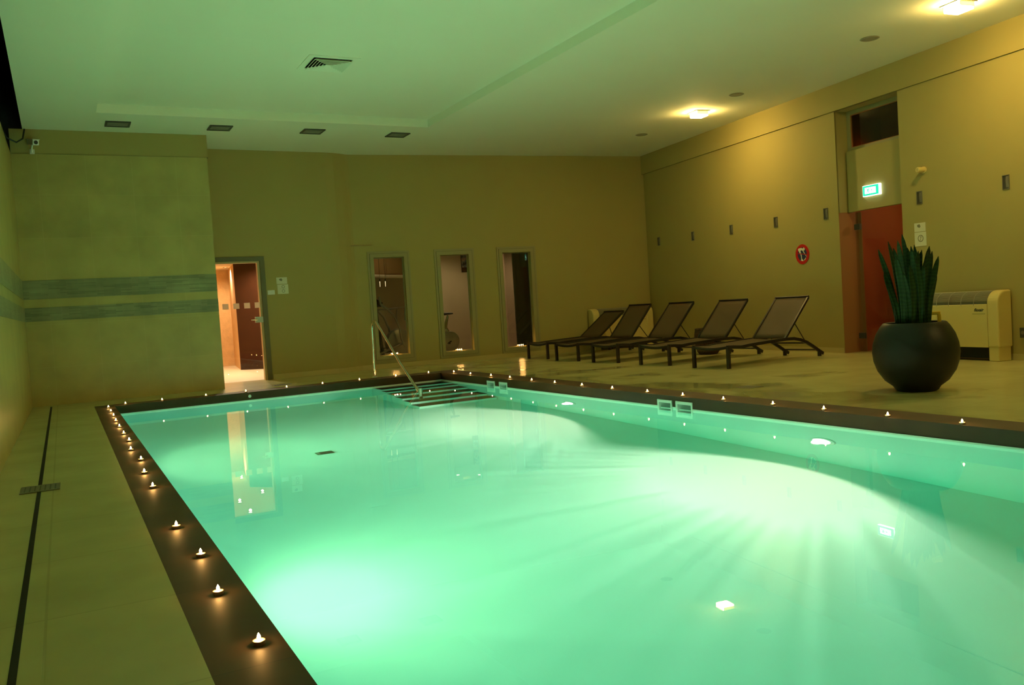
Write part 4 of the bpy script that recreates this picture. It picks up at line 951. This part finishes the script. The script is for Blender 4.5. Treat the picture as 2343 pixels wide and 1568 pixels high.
for sy in (-1, 1):
    bm = B(); tube(bm, [(-0.22, 0.20*sy, 1.36), (-0.20, 0.22*sy, 1.20), (-0.06, 0.23*sy, 1.10), (0.08, 0.23*sy, 0.95), (0.18, 0.23*sy, 0.72), (0.20, 0.23*sy, 0.50), (0.28, 0.23*sy, 0.33)], 0.022, 10); obj('swing_arm', bm, 'silver', t, smooth=True)
    bm = B(); tube(bm, [(-0.20, 0.12*sy, 1.10), (0.05, 0.14*sy, 1.10), (0.36, 0.16*sy, 1.12), (0.34, 0.18*sy, 0.86)], 0.018, 10); obj('handlebar', bm, 'silver', t, smooth=True)
    bm = B(); tube(bm, [(-0.42, 0.17*sy, 0.18), (0.25, 0.17*sy, 0.40)], 0.02, 8); obj('pedal_bar', bm, 'silver', t, smooth=True)
    bm = B(); box(bm, (-0.30, 0.10*sy-0.06 if sy < 0 else 0.10, 0.24), (0.04, 0.10*sy if sy < 0 else 0.24, 0.275)); obj('pedal', bm, 'blackm', t, bevel=0.01)
t = thing('exercise_bike', 'grey exercise bike with dark saddle behind the middle gym window', 'exercise machine', (7.02, 16.3, 0), PI)
bm = B(); box(bm, (-0.42, -0.05, 0.01), (0.38, 0.05, 0.07)); box(bm, (-0.46, -0.24, 0.0), (-0.38, 0.24, 0.06)); box(bm, (0.30, -0.24, 0.0), (0.38, 0.24, 0.06)); obj('base', bm, 'blackm', t, bevel=0.01)
bm = B(); lathe(bm, [(0.0, -0.09), (0.14, -0.09), (0.20, -0.06), (0.21, 0.0), (0.20, 0.06), (0.14, 0.09), (0.0, 0.09)], 32, (-0.02, 0, 0.37), axis='y'); obj('body_shell', bm, 'silver', t, smooth=True)
bm = B(); tube(bm, [(-0.02, 0, 0.50), (0.06, 0, 0.66), (-0.02, 0, 0.90)], [0.05, 0.045, 0.02], 12); obj('seat_post', bm, 'steel', t, smooth=True)
bm = B()
for q in ((0.10, 0.10), (0.02, 0.085), (-0.07, 0.045), (-0.13, 0.025)): pass
sec = [(0.115, 0.045, 0.015), (0.09, 0.095, 0.03), (0.02, 0.085, 0.028), (-0.06, 0.045, 0.024), (-0.13, 0.022, 0.015)]
rows = [[bm.verts.new((x, w_*math.cos(2*PI*k/12), 0.935+h_*math.sin(2*PI*k/12))) for k in range(12)] for x, w_, h_ in sec]
for r0, r1 in zip(rows, rows[1:]):
    for k in range(12): bm.faces.new((r0[k], r0[(k+1) % 12], r1[(k+1) % 12], r1[k]))
bm.faces.new(rows[0]); bm.faces.new(rows[-1])
obj('saddle', bm, 'blackm', t, smooth=True)
bm = B(); tube(bm, [(-0.2, 0, 0.40), (-0.34, 0, 0.80), (-0.40, 0, 1.08)], 0.03, 10); obj('front_post', bm, 'silver', t, smooth=True) if False else bm.free()
bm = B(); tube(bm, [(0.18, 0, 0.42), (0.34, 0, 0.80), (0.40, 0, 1.05)], 0.03, 10); obj('front_post', bm, 'silver', t, smooth=True)
bm = B(); tube(bm, [(0.22, -0.24, 1.10), (0.36, -0.22, 1.06), (0.42, 0, 1.05), (0.36, 0.22, 1.06), (0.22, 0.24, 1.10)], 0.016, 10); obj('handlebar', bm, 'blackm', t, smooth=True)
bm = B(); box(bm, (0.37, -0.09, 1.06), (0.43, 0.09, 1.20)); obj('console', bm, 'blackm', t, bevel=0.01)
for sy in (-1, 1):
    bm = B(); tube(bm, [(-0.02, 0.09*sy, 0.37), (-0.06+0.12*sy, 0.11*sy, 0.28+0.05*sy), (-0.06+0.12*sy, 0.20*sy, 0.28+0.05*sy)], 0.014, 8); obj('crank', bm, 'darkm', t, smooth=True)
t = thing('poster', 'narrow framed poster on the wall seen through the middle gym window', 'poster', (8.98, 19.55, 1.92), 0)
bm = B(); box(bm, (-0.09, -0.012, 0.0), (0.62, 0.0, 0.75)); obj('frame', bm, 'darkm', t)
bm = B(); box(bm, (-0.075, -0.015, 0.12), (0.60, -0.0121, 0.735)); obj('print', bm, 'poster', t)
bm = B(); box(bm, (-0.075, -0.015, 0.012), (0.60, -0.0121, 0.115)); obj('caption_band', bm, 'brown_h', t)
t = thing('folding_screen', 'tall dark green panel standing behind the right gym window', 'screen', (8.97, 16.6, 0), -0.1)
bm = B(); box(bm, (-0.19, -0.02, 0.02), (0.19, 0.02, 2.30)); obj('panel', bm, 'gymgreen', t, bevel=0.004)
bm = B(); box(bm, (-0.17, -0.10, 0.0), (-0.13, 0.10, 0.03)); box(bm, (0.13, -0.10, 0.0), (0.17, 0.10, 0.03)); obj('feet', bm, 'gymgreen', t)
for x, l in ((5.90, 'left of two small hanging lights seen through the left gym window'), (6.02, 'right of two small hanging lights seen through the left gym window')):
    t = thing('pendant_light', l, 'lamp', (x, 17.08, 2.64), 0, 'hanging lights in the gym')
    bm = B(); tube(bm, [(0, 0, 0.0), (0, 0, -0.90)], 0.003, 6); obj('cord', bm, 'blackm', t)
    bm = B(); tube(bm, [(0, 0, -0.90), (0, 0, -0.95)], 0.012, 10); obj('holder', bm, 'darkm', t, smooth=True)
    bm = B(); tube(bm, [(0, 0, -0.95), (0, 0, -1.06)], [0.005, 0.003], 8); obj('bulb', bm, 'pendant', t, smooth=True)
for (x, y), pw, l in (((8.03, 18.62), P_GYM, 'small downlight in the gym ceiling, left one'), ((8.42, 18.25), P_GYM*1.5, 'small downlight in the gym ceiling, right one'), ((5.7, 16.6), P_GYM*0.5, 'small unseen downlight over the elliptical trainer'), ((9.9, 16.9), P_GYM*2.6, 'small unseen downlight lighting the gym behind the right window')):  # last two are unseen, there to brighten the gym
    t = thing('downlight', l, 'ceiling light', (x, y, 2.65), 0, 'small downlights behind the glass')
    bm = B(); lathe(bm, [(0.032, 0.0), (0.05, -0.003), (0.05, -0.010), (0.032, -0.006), (0.032, 0.0)], 20); obj('trim_ring', bm, 'steel_b', t, smooth=True)
    bm = B(); lathe(bm, [(0.0, -0.005), (0.030, -0.005), (0.030, -0.001), (0.0, -0.001)], 20); obj('bulb', bm, 'gymlight', t)
    spot_in(t, 'glow', (0, 0, -0.04), (0, 0, 0), pw, (1.0, 0.72, 0.40), math.radians(150), 0.6, 0.04)
for (x, y), l in (((3.40, 20.4), 'bright downlight in the corridor ceiling, the one seen through the top of the glass door'), ((3.45, 18.3), 'corridor downlight near the brown wall'), ((2.88, 17.7), 'corridor downlight in the middle of the passage'), ((2.88, 16.6), 'corridor downlight closest to the glass door')):
    t = thing('downlight', l, 'ceiling light', (x, y, 2.30), 0, 'small downlights behind the glass')
    bm = B(); lathe(bm, [(0.032, 0.0), (0.055, -0.004), (0.055, -0.012), (0.032, -0.008), (0.032, 0.0)], 20); obj('trim_ring', bm, 'steel_b', t, smooth=True)
    bm = B(); lathe(bm, [(0.0, -0.007), (0.031, -0.007), (0.031, -0.001), (0.0, -0.001)], 20); obj('bulb', bm, 'downlight', t)
    spot_in(t, 'glow', (0, 0, -0.05), (0, 0, 0), P_HALL*(0.62 if y > 20 else 0.9), (1.0, 0.74, 0.50), math.radians(165), 0.8, 0.022)
# unseen lights: one brightens the vestibule, one adds an orange glow to the loft
t = thing('vestibule_fill', 'dim unseen lamp lighting the orange vestibule behind the glass door', 'lamp', WR.p(6.6, 2.28, 0.8), 0)
bm = B(); lathe(bm, [(0.0, -0.04), (0.05, -0.035), (0.07, 0.0), (0.0, 0.0)], 20); obj('shade', bm, 'plastic_w', t, smooth=True)
spot_in(t, 'bulb', (0, 0, -0.08), (0, 0, 0), 6.0, (1.0, 0.66, 0.28), 0, 0, 0.05, 'POINT')
t = thing('loft_glow', 'unseen orange light added low behind the window above the doorway', 'lamp', WR.p(5.86, 2.96, 0.42), 0)
bm = B(); lathe(bm, [(0.0, 0.0), (0.03, 0.0), (0.03, 0.03), (0.0, 0.035)], 16); obj('base', bm, 'blackm', t)
spot_in(t, 'bulb', (0, 0, 0.07), (0, 0, 0), 1.6, (1.0, 0.28, 0.04), 0, 0, 0.02, 'POINT')
